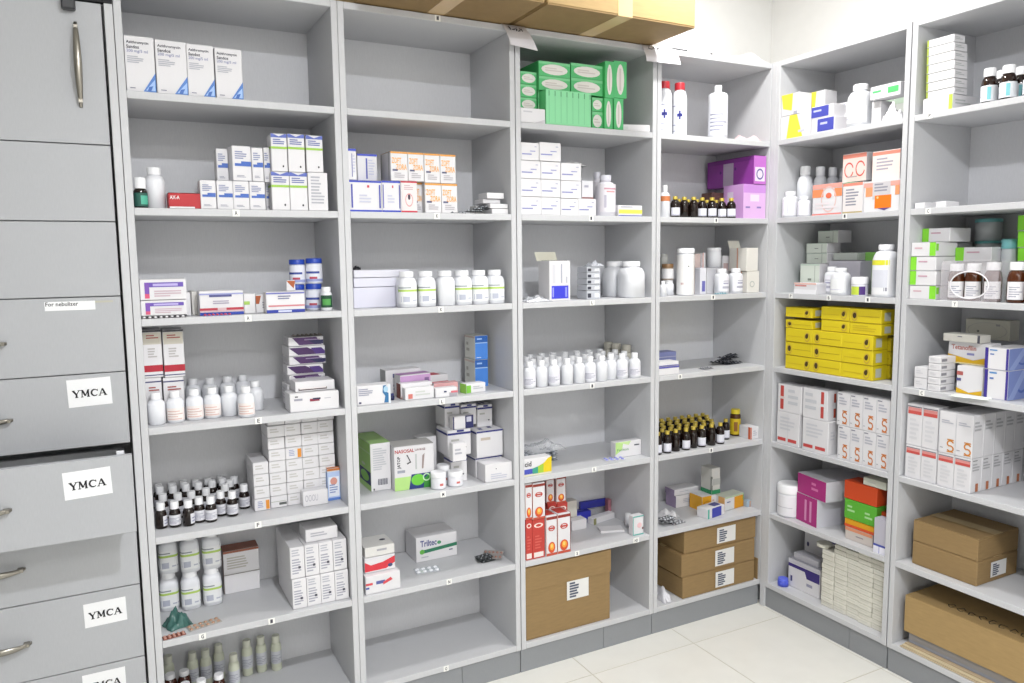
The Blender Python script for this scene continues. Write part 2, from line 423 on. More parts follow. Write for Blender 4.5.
def sheet_obj(name, w, D, h, m, seed, nx=14, ny=10, thick=.0008):
    "a crumpled or curled sheet of plastic or paper, with thickness"
    def f():
        r = random.Random(seed); ph = [r.uniform(0, 6) for _ in range(8)]; vs = []
        for k in (0, 1):
            for j in range(ny+1):
                for i in range(nx+1):
                    a, b_ = i/nx, j/ny; e = (math.sin(math.pi*a)*math.sin(math.pi*b_))**.4 if 0 < i < nx and 0 < j < ny else 0
                    z = h*e*(.55+.22*math.sin(a*9+ph[0]+b_*4)+.2*math.sin(b_*11+ph[1]-a*6)+.12*math.sin(a*23+ph[2])+.1*math.sin(b_*27+ph[3]))
                    vs.append((w*(a-.5)*(1+.04*math.sin(b_*13+ph[4])), D*(b_-.5)*(1+.05*math.sin(a*12+ph[5])), max(.0004, z)+k*thick))
        n = (nx+1)*(ny+1); fs = []
        for j in range(ny):
            for i in range(nx):
                q = j*(nx+1)+i; fs.append((q+n, q+1+n, q+nx+2+n, q+nx+1+n)); fs.append((q+nx+1, q+nx+2, q+1, q))
        for i in range(nx): fs.append((i, i+1, i+1+n, i+n)); q = ny*(nx+1)+i; fs.append((q+1, q, q+n, q+1+n))
        for j in range(ny): q = j*(nx+1); fs.append((q+nx+1, q, q+n, q+nx+1+n)); q += nx; fs.append((q, q+nx+1, q+nx+1+n, q+n))
        o = MB(); o.add(vs, fs, m, True); return o.build(name, None, True)
    return f
def sheet(xc, yb, w, D, h, m, lab, name='plastic_bag', cat='bag', seed=1, rz=0, z=0, d=None, group=None, thick=.0008):
    b, c = cur; u, dd = on_floor(b, xc, yb, ZS[c]+z); d = dd if d is None else d; d = max(D/2*.95, min(DEP-D/2-.002, d)); u = at_x(b, xc, d, ZS[c]+z)
    e0, e1 = bay_edges(b); ca, sa = abs(math.cos(math.radians(rz))), abs(math.sin(math.radians(rz)))
    ex, ey = (w*ca+D*sa)*.54, (w*sa+D*ca)*.54; u = min(max(u, e0+ex+.001), e1-ex-.001); d = min(max(d, ey+.001), DEP-ey-.001)
    return place(sheet_obj(name, w, D, h, m, seed, thick=thick), ('sh', w, D, h, seed, m.name), name, full(lab), cat, group, u, d, ZS[c]+z+.0005, rz)

# ---------------------------------------------------------------- room
WALLM = mat('f6f6f4', .7, 'wall'); TILE = mat('e8e7e1', .25, 'tile'); GROUT = mat('c4bfb0', .8)
X0, X1, Y0, Y1 = -1.3, 2.502, -3.6, .287
struct(box_obj('wall_back', X0-.1, X1+.1, Y1, Y1+.1, 0, CEIL, WALLM))
struct(box_obj('wall_right', X1, X1+.1, Y0, Y1, 0, CEIL, WALLM))
struct(box_obj('wall_left', X0-.1, X0, Y0, Y1, 0, CEIL, mat('a9a8a4', .7, 'wall')))  # unseen wall, greyed to cut the bounce onto the side panels
struct(box_obj('wall_front', X0-.1, X1+.1, Y0-.1, Y0, 0, CEIL, WALLM))
struct(box_obj('ceiling', X0-.1, X1+.1, Y0-.1, Y1+.1, CEIL, CEIL+.08, mat('f6f5f2', .8, 'wall')))
fl = struct(box_obj('floor', X0-.1, X1+.1, Y0-.1, Y1+.1, -.05, -.0015, GROUT))
TS = .417; k = None
for i in range(-7, 4):
    for j in range(-8, 1):
        x = 1.793+i*TS; y = -.112+j*TS-TS+TS
        xa, xb, ya, yb_ = max(X0, x), min(X1, x+TS), max(Y0, y), min(Y1, y+TS)
        if xb-xa < .02 or yb_-ya < .02: continue
        full_ = abs(xb-xa-TS) < 1e-6 and abs(yb_-ya-TS) < 1e-6
        if full_ and k: o = k.copy(); C.objects.link(o); o.location = (xa, ya, 0)
        else:
            o = box_obj('tile', .0015, xb-xa-.0015, .0015, yb_-ya-.0015, -.0015, 0, TILE, None, .0006); o.location = (xa, ya, 0)
            if full_: k = o
        o.parent = fl; o.name = 'tile'
# two ceiling downlights, then the frame of the added fill light (above the frame)
for (x, y, z, r, lab) in ((.62, -1.9, 2.45, .1, 'round white ceiling downlight above the middle of the room'), (1.70, -.42, 2.45, .12, 'round white ceiling downlight close to the shelf corner')):
    b = MB(); n = 24
    b.loft([ring(r+.03, CEIL, n, 2), ring(r+.03, z+.02, n, 2), ring(r+.012, z+.008, n, 2), ring(r+.01, z+.03, n, 2), ring(r+.01, CEIL-.004, n, 2)], mat('f4f4f4', .4), True, False)
    o = b.build('ceiling_downlight'); o.location = (x, y, 0); tag(o, lab, 'ceiling lamp')
b = MB()  # unseen frame made up to go with the fill light
for a in ((.03, .98, -3.42, -3.40), (.03, .98, -2.80, -2.78), (.03, .05, -3.40, -2.80), (.96, .98, -3.40, -2.80)): b.box(*a, 2.49, CEIL, mat('f4f4f4', .4))
tag(b.build('ceiling_panel_light'), 'unseen added frame of the fill light behind the viewer', 'ceiling lamp')

# ---------------------------------------------------------------- shelf units
BACKM = mat('dadbdf', .5, 'laminate'); TAGW = mat('f2f2ee', .6)
def unit(b, lab):
    e0, e1 = bay_edges(b); o_, a_, v_, rz = frame(b)
    root = empty('shelf_unit', W(b, (e0+e1)/2, 0, 0), rz); w = e1-e0
    tag(root, lab, 'shelf unit', 'grey laminate shelf units round the corner')
    top, bot = ZS[0], ZS[7]
    pl = .0165; extra = .0225 if b == 5 else 0
    box_obj('side_panel', -w/2-pl, -w/2, 0, DEP+.004, 0.08, top, GREY, root)
    box_obj('side_panel', w/2, w/2+pl, 0, DEP+.004, 0.08, top, GREY, root)
    if extra: box_obj('filler_strip', -w/2-pl-extra, -w/2-pl-.0004, 0.0002, .03, 0.0, top, GREY, root)
    if b == 4: box_obj('filler_strip', w/2, w/2+.04, .03, .2, 0, .078, PLINTH, root)
    box_obj('back_panel', -w/2-pl, w/2+pl, DEP+.0045, DEP+.0125, .02, top, BACKM, root)
    sh = []
    for s in range(8):
        n = 'top_panel' if s == 0 else 'shelf'
        sh.append(box_obj(n, -w/2+.0002, w/2-.0002, 0 if s else -.0003, DEP+.004, ZS[s]-TH, ZS[s], GREY, root, .0011))
    # plinth boards
    j = w*.62 if b < 5 else w*.74
    if b == 4: box_obj('plinth', -w/2-pl, w/2+.001, .008, .024, 0, .0795, PLINTH, root, .0006)
    else:
        box_obj('plinth', -w/2-pl, -w/2+j-.0007, .008, .024, 0, .0795, PLINTH, root, .0006)
        box_obj('plinth', -w/2+j+.0007, w/2+pl, .008, .024, 0, .0795, PLINTH, root, .0006)
    return root, sh
ORDU = ['first grey laminate shelf unit, beside the drawer cabinet', 'second grey shelf unit, with empty top and bottom shelves', 'third grey shelf unit, green glove boxes on top shelf',
        'fourth grey shelf unit, filling the room corner', 'fifth grey shelf unit, holding the yellow box stack', 'sixth grey shelf unit, farthest along the side wall']
UN = [unit(i+1, ORDU[i]) for i in range(6)]
# small paper tags with a letter on the shelf fronts: (bay, shelf, px, letter)
TAGS = [(1,2,236,'A'),(1,3,248,'A'),(1,4,258.5,'E'),(1,5,258,'F'),(1,6,202.5,'G'),(1,6,271.5,'I'),(2,0,437.5,'I'),(2,2,437,'K'),(2,3,441,'K'),(2,4,442,'L'),(2,5,443,'M'),(2,6,449,'N'),(2,7,446,'O'),
        (3,2,591,'I'),(3,3,592,'L'),(3,4,592,'I'),(3,5,594,'R'),(3,6,577,'S'),(3,6,636,'HD'),(4,2,716,'I'),(4,3,713,'I'),(4,4,680,'B'),(4,5,711,'I'),
        (5,2,845,'I'),(5,3,791,'P'),(5,3,829,'B'),(5,3,868,'I'),(6,1,930,'P'),(6,2,928.5,'C'),(6,3,955,'Y'),(6,4,922,'C')]
for (b, s, px, ch) in TAGS:
    root, sh = UN[b-1]; z = ZS[s]-TH/2; u = at_x(b, px, 0, z); e0, e1 = bay_edges(b); x = u-(e0+e1)/2
    q = MB(); ww = .0085*(1+.4*(len(ch)-1)); q.box(x-ww, x+ww, -.0014, -.0008, z-.0085, z+.0085, TAGW)
    vs, fs = text_geo(ch, .02); hw = .0034*len(ch)
    q.add([(x-hw+2*hw*p[0], -.0017, z-.005+p[1]*.0105) for p in vs], fs, mat('4a4a55', .6)); q.build('shelf_tag', root)

# ---------------------------------------------------------------- drawer cabinet
cab = empty('drawer_cabinet', (-.17, 0, 0))
tag(cab, 'tall grey cabinet of drawers with taped paper name labels', 'cabinet')
cx = -.17
def cb(name, x0, x1, y0, y1, z0, z1, m=GREYC, c=.001, parent=cab): return box_obj(name, x0-cx, x1-cx, y0, y1, z0, z1, m, parent, c)
cb('side_panel', .1068, .1247, 0, .28, .08, 2.15, GREY)
cb('side_panel', -.46, -.443, 0, .28, .08, 2.15, GREY)
cb('back_panel', -.44, .105, .272, .28, .08, 2.15, GREYC)
cb('top_panel', -.443, .1066, .02, .272, 2.1, 2.118, GREY)
cb('plinth', -.46, .1247, .008, .024, 0, .0795, PLINTH)
DARK = mat('17171c', .7)
cb('cabinet_base', -.443, .1066, .02, .272, .08, .098, GREY)
cb('dark_top_strip', -.443, .1245, -.004, .016, 1.9265, 1.985, DARK)  # near-black strip across the cabinet above the door
GAP = .0022
def front(z0, z1, y=0.0, name='drawer', depth=True):
    o = cb(name, -.441, .1012, y, y+.018, z0+GAP/2, z1-GAP/2, GREYC, .0012)
    if depth:
        q = MB(); xa, xb = -.43-cx, .088-cx; t = .012
        q.box(xa, xa+t, y+.0185, y+.255, z0+.02, z1-.03, GREY); q.box(xb-t, xb, y+.0185, y+.255, z0+.02, z1-.03, GREY)
        q.box(xa+t, xb-t, y+.243, y+.255, z0+.02, z1-.03, GREY); q.box(xa+t, xb-t, y+.0185, y+.243, z0+.02, z0+.028, GREY)
        q.build('drawer_box', o)
    return o
def handle(parent, x, z, L, vertical=False, y=0.0):
    q = MB(); rings = []; n = 14
    for i in range(n+1):
        t = i/n; s_ = (t-.5)*L; bow = .026*math.sin(math.pi*t)**.6+.002; r1 = .0035+.0048*math.sin(math.pi*t); r2 = .0025+.002*math.sin(math.pi*t); rg = []
        for k in range(10):
            a = 6.2832*k/10; p = r1*math.cos(a); w_ = r2*math.sin(a)
            rg.append((x+p, y-bow-w_, z+s_) if vertical else (x+s_, y-bow-w_, z+p))
        rings.append(rg)
    q.loft(rings, CHROME)
    for s_ in (-.42, .42):
        if vertical: q.box(x-.004, x+.004, y-.016, y, z+s_*L-.006, z+s_*L+.006, CHROME)
        else: q.box(x+s_*L-.006, x+s_*L+.006, y-.016, y, z-.004, z+.004, CHROME)
    return q.build('handle', parent, True)
ZL = (1.605, 1.428, 1.252, 1.070, .893, .71, .534, .345, .16, .082)
door = front(1.605, 1.925, 0, 'cabinet_door', False)
handle(door, .047-cx, 1.782, .19, True)
q = MB(); q.cbox(.022-cx, .05-cx, -.022, -.001, 1.899, 1.925, mat('35363a', .4), .003); q.build('door_lock', door, True)
def glyphs(q, x, z, h, m, y):
    "YMCA in heavy serifed capitals"
    def st(x0, z0, x1, z1, t):
        dx, dz = x1-x0, z1-z0; L = math.hypot(dx, dz); nx, nz = -dz/L*t/2, dx/L*t/2
        q.add([(x+h*(x0+nx), y, z+h*(z0+nz)), (x+h*(x0-nx), y, z+h*(z0-nz)), (x+h*(x1-nx), y, z+h*(z1-nz)), (x+h*(x1+nx), y, z+h*(z1+nz))], [(0,1,2,3)], m)
    T, t = .24, .12
    st(.1,1,.48,.45,T); st(.86,1,.5,.45,t); st(.49,0,.49,.5,T); st(-.05,1,.32,1,.1); st(.68,1,1.02,1,.1); st(.28,.02,.7,.02,.1)
    o = 1.05; st(.12+o,0,.18+o,1,t); st(.2+o,1,.55+o,.15,T); st(.92+o,1,.55+o,.15,t); st(.92+o,0,.92+o,1,T); st(-.04+o,.02,.3+o,.02,.1); st(.74+o,.02,1.12+o,.02,.1); st(-.02+o,1,.28+o,1,.1); st(.86+o,1,1.1+o,1,.1)
    o = 2.3; pts = []; n = 12
    for i in range(n):
        a0, a1 = .75+i*(4.78/n), .75+(i+1)*(4.78/n); tt = .1+.14*abs(math.sin((i+.5)/n*math.pi))
        st(.5+o+.42*math.cos(a0), .5+.46*math.sin(a0), .5+o+.42*math.cos(a1), .5+.46*math.sin(a1), tt)
    st(.86+o,.68,.86+o,.98,.1)
    o = 3.3; st(.1+o,0,.5+o,1,t); st(.5+o,1,.88+o,0,T); st(.25+o,.32,.7+o,.32,.1); st(-.05+o,.02,.28+o,.02,.1); st(.68+o,.02,1.08+o,.02,.1)
def ymca(parent, x, z, w=.094, h=.062, ang=0, y=0):
    q = MB(); c, s_ = math.cos(ang), math.sin(ang)
    q.box(-w/2, w/2, -.0009, -.0003, -h/2, h/2, mat('eff0f2', .7)); hh = .0165
    glyphs(q, -4.35*hh/2, -hh*.62, hh, mat('17171d', .6), -.0013)
    q.v = [(x-cx+a*c-b*s_, y+yy, z+a*s_+b*c) for a, yy, b in q.v]
    return q.build('paper_label', parent)
d1 = front(1.428, 1.605); d2 = front(1.252, 1.428); d3 = front(1.070, 1.252); d4 = front(.893, 1.070)
OPEN = -.15
d5 = cb('drawer', -.441, .1012, OPEN, OPEN+.018, .716, .897, GREYC, .0012)
q = MB(); xa, xb = -.43-cx, .088-cx; t = .012; ya, yb_ = OPEN+.0185, OPEN+.26
q.box(xa, xa+t, ya, yb_, .72, .86, GREY); q.box(xb-t, xb, ya, yb_, .72, .86, GREY); q.box(xa+t, xb-t, yb_-t, yb_, .72, .86, GREY); q.box(xa+t, xb-t, ya, yb_-t, .72, .728, GREY)
q.build('drawer_box', d5)
d6 = front(.534, .71); d7 = front(.345, .534); d8 = front(.16, .345)
for d_, z, y in ((d1,1.52,0),(d2,1.34,0),(d3,1.152,0),(d4,.976,0),(d5,.808,OPEN),(d6,.622,0),(d7,.44,0),(d8,.25,0)): handle(d_, -.197-cx, z, .125, False, y)
q = MB(); q.box(-.056-cx, .047-cx, -.0009, -.0003, 1.222, 1.243, mat('eff0f2', .7)); vs, fs = text_geo('For nebulizer', .01)
q.add([(-.054-cx+p[0]*.066, -.0013, 1.2325+p[1]*.0095) for p in vs], fs, mat('22222a', .6)); q.box(.047-cx, .085-cx, -.0006, -.0003, 1.238, 1.2425, mat('b9b7a8', .3)); q.build('paper_label', d3)
ymca(d4, .0225, 1.026, .092, .066, math.radians(1.5)); ymca(d5, .010, .844, .094, .062, math.radians(2), OPEN)
ymca(d7, .022, .478, .092, .06, math.radians(1)); ymca(d8, .009, .298, .094, .062)
# little white clip standing in the open drawer
box_obj('white_clip', .07-cx, .086-cx, OPEN+.022, OPEN+.03, .88, .903, mat('e4e6ea', .4), cab)

# ---------------------------------------------------------------- printed designs
TXTC = '6b6e80'; NAVY = '1f2366'; BLUE = '2b4fb0'; LIME = '7fc31c'; ORG = 'e8912c'; RED = 'c0202c'; GREEN = '2fa95c'
AZI = [('f', Pg([(.55,0),(1,0),(1,.36)], '4d7ec9')), ('f', Pg([(.64,.03),(.97,.03),(.97,.24)], '9fc0ee')), ('f', Pg([(.7,.02),(.82,.02),(.9,.12),(.76,.1)], '3f6fc0')),
       ('f', Tx('Azithromycin', .07,.85,.82,.915, '3a3b4a', 0, .02)), ('f', Tx('Sandoz', .07,.775,.5,.835, '3a3b4a', 0, .02)), ('f', Tx('200 mg/5 ml', .07,.69,.78,.76, '8f93b8')),
       ('f', Ln(.08,.5,.66,.64,4,'b4b6c0')), ('f', Rc(.12,.055,.3,.07,'7a7c90'))]
BLUEBAND = [('f', Rc(.12,.42,.98,.5,'4166b8')), ('f', Rc(.45,.5,.98,.56,'4166b8')), ('f', Ln(.14,.6,.8,.85,4,'8c93b4')), ('f', Ln(.2,.08,.8,.16,2,'a0a2b0',3)), ('t', Rc(0,0,1,1,'dfe3ee'))]
GREENBAND = [('f', Pg([(.0,1),(.12,1),(.5,.93),(.88,1),(1,1),(1,.9),(0,.9)], '5a6ab8')), ('f', Rc(0,.6,1,.66,'9bc94a')), ('f', Ln(.12,.7,.9,.86,3,'5d6aa8')), ('f', El(.72,.14,.05,.03,'30303a')), ('l', Rc(0,.6,1,.66,'9bc94a'))]
PLAINPR = [('f', Ln(.15,.15,.85,.9,9,'b0b1ba',4))]
PURP = [('f', Pg([(.1,.08),(.2,.08),(.2,.85),(.1,.85)], '7a4fae')), ('f', Pg([(.1,.08),(.2,.08),(.2,.3),(.1,.3)], 'd4567a')), ('f', Rc(.2,.62,.94,.85,'6a52b0')), ('f', Rc(.28,.67,.82,.79,'b9aee0')), ('f', Ln(.3,.1,.9,.45,3,'c9b0bc',2))]
ARL = [('f', Rc(0,0,1,.12,'2c46a8')), ('f', Rc(0,.14,1,.3,'d8b8bc')), ('f', Rc(.0,.2,.4,.3,'b8384a')), ('f', Rc(.6,.2,1,.3,'b8384a')), ('f', Rc(0,.84,1,.9,'9ba0d0')), ('f', Ln(.22,.66,.84,.84,1,'50538a',5)), ('f', Ln(.3,.42,.7,.6,2,'a8a0b4',6)), ('l', Rc(.5,0,1,1,'cfcfd4'))]
FLATB = [('f', Rc(0,0,1,.15,'2f3f9e')), ('f', Rc(.3,.03,.65,.12,'d0d4ee')), ('f', Rc(.05,.3,1,.37,'cf8088')), ('f', Rc(.0,.9,1,.97,'6f74b8')), ('f', Ln(.3,.6,.78,.82,2,'777a9a',7))]
BANDED = [('f', Rc(0,.12,1,.26,'b21f34')), ('f', Rc(0,.04,1,.06,'3d3f6e')), ('f', Rc(0,.96,1,1,'3c3c44')), ('f', Rc(.03,.7,.97,.95,'c9c4b8')), ('f', Ln(.2,.8,.85,.9,2,'9c4c44',8)), ('f', Ln(.25,.4,.75,.62,4,'b8b4b4',9))]
BANDED2 = [('f', Rc(0,.9,1,.93,'3d3f6e')), ('f', Ln(.2,.68,.85,.8,2,'9c4c44',8)), ('f', Ln(.25,.4,.75,.62,4,'b8b4b4',9))]
DPURP = [('f', Pg([(.1,.95),(.8,.95),(.95,.1),(.3,.1)], '4a2a5e')), ('f', Pg([(.55,.6),(1,.6),(1,.15),(.75,.15)], '22204e')), ('f', Rc(.45,.62,.9,.72,'a090b0')), ('l', Ln(.1,.2,.9,.8,4,'c9c6cc',3))]
DPURP2 = [('f', Pg([(0,.9),(.5,.9),(.9,.1),(.25,.1)], '46285a')), ('f', Pg([(.6,.8),(.9,.8),(1,.4),(1,.1),(.75,.1)], '4b2f7a'))]
XRBOX = [('f', Rc(.08,.12,.8,.34,'4b3a3c')), ('f', Ln(.1,.12,.8,.34,1,'e8e4e2',2))]
COX = [('f', Ln(.08,.5,.34,.72,1,'9a9aa8',3)), ('f', Rc(.4,.52,.6,.66,'8c2c44')), ('f', Rc(.46,.6,.62,.7,'3a3450')), ('f', Ln(.7,.58,.92,.66,1,'b0b0ba')), ('f', Rc(.1,.8,.16,.86,'30303a'))]
TRISTACK = [('f', Ln(.15,.3,.8,.75,2,'c4c2c0',3))]
TRIORG = [('f', Rc(.72,.08,.95,.85,'e0902e')), ('f', Ln(.2,.2,.62,.8,4,'9aa0c0',3))]
TRIMARK = [('f', Rc(.5,.2,.95,.42,'555a58')), ('f', Rc(.0,.5,.9,.56,'aeb3a8'))]
BLUEORG = [('f', Rc(0,0,1,.9,'b7cbee')), ('f', Rc(.08,.12,.92,.74,'e8ecf6')), ('f', Rc(0,.93,1,1,'c9763a')), ('f', El(.5,.6,.28,.12,'d99a8c')), ('f', Ln(.15,.2,.85,.5,4,'8c9cc8')), ('f', Rc(0,0,1,.08,'5f86cf')), ('t', Rc(0,0,1,1,'c9763a')), ('l', Rc(0,0,1,.9,'8aa6dc'))]
REDTOP = [('f', Rc(0,.95,1,1,'9c5c44')), ('t', Rc(0,0,1,1,'945844')), ('l', Rc(.8,0,1,1,'b08870')), ('f', Ln(.1,.55,.7,.85,5,'b9b6ae',5)), ('f', Rc(0,.44,1,.46,'8d8a84'))]
DENSE = [('f', Ln(.12,.1,.88,.62,6,'a3a4b2',3)), ('f', Ln(.12,.68,.88,.92,3,'b4b5c0',4)), ('f', Rc(.55,.3,.72,.38,'4a4a58'))]
LIDPR = [('f', Ln(.15,.3,.8,.7,2,'b0b0ba',3))]

# ---------------------------------------------------------------- bottle kinds
def mk(body, cap, **k): k.update(body=body, cap=cap); return k
LBL = lambda c, z, a=1.5, marks=(), turn=0: dict(col=c, z=z, a=a, marks=marks, turn=turn)
LINES = tuple((.15,.15+.13*i,.55+.3*((i*7)%3)/2,.2+.13*i,'9d9fb0') for i in range(5))
HDPE = mk(PLAST, CAPW, sq=2, capr=.66, caph=.17, sh=.16)
HDPE_L = mk(PLAST, CAPW, sq=2, capr=.55, caph=.2, sh=.16, label=LBL('eee6e4', (.08,.48), 1.2, ((.1,.1,.8,.16,'d8b0a8'),(.1,.3,.6,.36,'d8b8b0'),(.1,.5,.85,.56,'c9a8a4'),(.1,.72,.7,.78,'d8b0a8'))))
SYR = mk(PLAST, CAPW, sq=2, capr=.55, caph=.2, sh=.16, rib=.03)
SYR_L = mk(PLAST, CAPW, sq=2, capr=.55, caph=.2, sh=.16, rib=.03, label=LBL('e6e6ee', (.1,.46), 1.3, LINES))
GREENJAR = mk(PLAST, CAPW, sq=4, capr=.78, caph=.15, sh=.14, label=LBL('eceef0', (.1,.62), 1.45, ((0,.66,1,.77,'b4d266'),(.06,.84,.56,.9,'8a949c'),(.2,.1,.5,.4,'b8bccc'),(.6,.15,.9,.22,'b8bccc'),(0,.6,.03,1,'5f8a3c'))))
GREENJAR_P = mk(PLAST, CAPW, sq=4, capr=.78, caph=.15, sh=.14)
DROP = mk(BROWN, CAPW, capr=.72, caph=.29, sh=.2, label=LBL('dcdce2', (.1,.5), 1.7, LINES))
DROPB = mk(BROWN, CAPW, capr=.72, caph=.29, sh=.2, label=LBL('dcdce2', (.1,.5), 1.0, ((.1,.2,.9,.3,'8d90ac'),(.1,.5,.9,.6,'8d90ac')), 1.3))
YDROP = mk(BROWN, mat('c9b24e', .35, '', .3), capr=.52, caph=.15, sh=.22, label=LBL('dfe0ea', (.08,.46), 1.05, ((.0,.06,1,.1,'5a5f80'),), .1))
YDROP_N = mk(BROWN, mat('c9b24e', .35, '', .3), capr=.52, caph=.15, sh=.22)
AMBC = mk(mat('3a1a10', .1), CAPW, capr=.72, caph=.13, sh=.16, label=LBL('e2e2e6', (.1,.5), 1.3, LINES))
BIGAMB = mk(AMBER, CAPW, sq=2.1, capr=.8, caph=.2, sh=.18, label=LBL('ecebee', (.08,.52), 1.0, LINES))
TONIC = mk(mat('d3d7c4', .35), mat('dadccc', .4), capr=.74, caph=.2, sh=.1, label=LBL('cdd0d6', (.22,.58), 1.5, LINES))
BLUECAN = mk(mat('dfe2ee', .35), mat('2548b0', .4), capr=1.0, caph=.2, sh=.02, rib=.015, label=LBL('e6e8f2', (.05,.76), 1.6, ((0,.05,1,.2,'9aa4d4'),(.1,.5,.7,.62,'3a4c9c'),(.3,.2,.6,.32,'b84a5c'))))
PILLG = mk(PLAST, CAPW, capr=.8, caph=.2, sh=.1, label=LBL('1f4a34', (.14,.66), 1.2, ((.2,.2,.8,.7,'4f9a4c'),)))
SMALLB = mk(BROWN, CAPW, capr=.86, caph=.36, sh=.06, label=LBL('24584e', (.05,.5), 1.5, ((.5,.15,.9,.8,'4fae94'),)))
WIDE = mk(PLAST, CAPW, sq=2.6, capr=.62, caph=.13, sh=.14)

# ================================================================ BAY 1
at(1, 1)
for (x0, x1, yt, rz, l) in ((122.3,156.5,36.5,0,'white azithromycin syrup box with blue corner, leftmost of four'), (155.8,187,41,2,'white azithromycin syrup box with blue corner, second of four'), (187.4,215.5,45,0,'white azithromycin syrup box with blue corner, third of four'), (216.5,243.3,49,2,'white azithromycin syrup box with blue corner, fourth of four')):
    carton(x0, x1, yt, l, AZI, d=.01, D=.05, rz=rz, name='syrup_box', cat='medicine box', group='azithromycin boxes')
at(1, 2)
bottle(139.5, 14.5, 178, SMALLB, 'small dark bottle with green label and wide white cap', d=.01)
o = bottle(156, 22, 168, HDPE, 'plain white bottle beside the small dark bottle', d=.03)
rb = carton(169, 201.5, 193.5, 'flat red medicine box with white lettering', [('f', Tx('AX-A', .04,.6,.34,.84, 'f0e8e8', 0, .02)), ('t', Rc(0,0,1,1,'8c1a22'))], d=.012, D=.07, body='b9242c', flap='r')
carton(170, 195, 206, 'thin white box in front of the red box', (), d=.001, D=.01, h=.004, name='medicine_box', flap=None)
lo = grid(201, 217, 180, 1, 1, 'white box with blue band, first in lower row', BLUEBAND, d=.008, D=.055, jit=0)
lo = grid(217.5, 266, 181, 3, 1, 'white box with blue band, lower row', BLUEBAND, d=.01, D=.055)
lo2 = grid(266.3, 272.4, 181, 1, 1, 'mostly hidden white box with blue band, lower row', BLUEBAND, d=.05, D=.055, jit=0)
carton(217.5, 229, 149, 'white box with blue band, set back on upper row', BLUEBAND, d=.045, D=.05, on=lo)
up = carton(228.5, 247.8, 146, 'turned white box with blue band, upper row', BLUEBAND, d=.012, D=.05, on=lo, rz=6)
carton(249, 264, 148, 'white box with blue band, third on upper row', BLUEBAND, d=.01, D=.05, on=lo)
carton(264.5, 271, 148, 'white box with blue band, fourth on upper row', BLUEBAND, d=.03, D=.05, on=lo)
g = grid(272.5, 308.5, 172, 2, 1, 'tall white box with green band, lower row', GREENBAND, d=.008, D=.055)
p = carton(309, 328.5, 173, 'tall plain white box with fine print', PLAINPR, d=.008, D=.055)
carton(271, 288, 134, 'tall white box with green band, leftmost of upper three', GREENBAND, d=.01, D=.055, on=g)
carton(288.8, 305.5, 134.5, 'tall white box with green band, middle of upper three', GREENBAND, d=.01, D=.055, on=g)
carton(307, 323.5, 136, 'tall white box with green band, end of upper three', GREENBAND, d=.01, D=.055, on=p)
DKPILL = mat('3a3c40', .35, '', .5)
blister(303, 209, .07, .035, 'dark foil blister pack under the tall boxes', DKPILL, FOIL, 5, 2, 0, 0, d=.019) if False else None
at(1, 3)
blister(163, 318, .1, .03, 'black and white blister strip under the purple-band boxes', mat('2d2a2e', .4), mat('e2e2e4', .4), 8, 2, 0, d=.018)
a1 = carton(140.8, 186.5, 300.5, 'white box with purple band, lower of two', PURP, d=.008, D=.07, on=ZS[3]+.0065, rz=-1, flap='r')
carton(140.6, 186.6, 279.5, 'white box with purple band, upper of two', PURP, d=.008, D=.07, on=a1, flap='r')
carton(186.5, 191.5, 293, 'plain white box on edge beside purple-band boxes', (), d=.05, D=.09, name='medicine_box')
carton(192.5, 198.3, 292, 'plain grey-white box on edge behind the striped box', (), d=.07, D=.09, body='d8d6d2')
blister(217, 315.5, .068, .02, 'red and blue blister strip in front of the striped box', mat('7f86c8', .4, '', .3), mat('b8384a', .3), 7, 2, 0, d=.011)
carton(199, 244, 291, 'white box with red and blue stripes', ARL, d=.026, D=.07, flap='r')
carton(244.5, 256, 294, 'small white box with green mark', [('f', Rc(0,.45,.5,.62,'9cc05a'))], d=.04, D=.05)
carton(256.3, 267, 295, 'small white box with orange-brown patch', [('f', Pg([(0,.5),(.3,.5),(.5,.95),(0,.95)], 'a8552c')), ('f', Ln(.6,.2,.9,.6,3,'9a9aa4'))], d=.045, D=.05)
fb = carton(266.8, 305, 292, 'wide white box with blue bottom edge', FLATB, d=.01, D=.05, flap='r')
c1 = bottle(297.5, 16.5, 284.5, BLUECAN, 'blue-lidded tin, lower tier behind the wide box', name='medicine_tin', cat='tin', d=.066)
c2 = bottle(314.5, 16.8, 284, BLUECAN, 'blue-lidded tin, lower tier behind small green-label bottle', name='medicine_tin', cat='tin', d=.055)
bottle(297.6, 16.2, 259.8, BLUECAN, 'blue-lidded tin, upper tier, one nearer the middle', name='medicine_tin', cat='tin', d=.066, on=c1)
bottle(314.6, 16.6, 258.5, BLUECAN, 'blue-lidded tin, upper tier beside the side panel', name='medicine_tin', cat='tin', d=.055, on=c2)
carton(286.8, 295.5, 280.5, 'orange and white sachet standing on the wide box', [('f', Pg([(0,.95),(1,.95),(.8,.2)], 'a8552c'))], d=.03, D=.004, on=fb, name='sachet', cat='sachet', flap=None)
bottle(326.8, 12, 287, PILLG, 'small white bottle with dark green label', d=.008)
at(1, 4)
t1 = carton(144, 164, 378.5, 'tall red-banded carton, lower left of four', BANDED2, d=.075, D=.08)
t2 = carton(165.4, 186, 377.8, 'tall red-banded carton, lower right of four', BANDED2, d=.075, D=.08)
carton(143.6, 163.6, 330.5, 'tall carton with red band, upper left of four', BANDED, d=.075, D=.08, on=t1)
carton(165, 185.6, 330, 'tall carton with red band, upper right of four', BANDED, d=.075, D=.08, on=t2)
i = 0
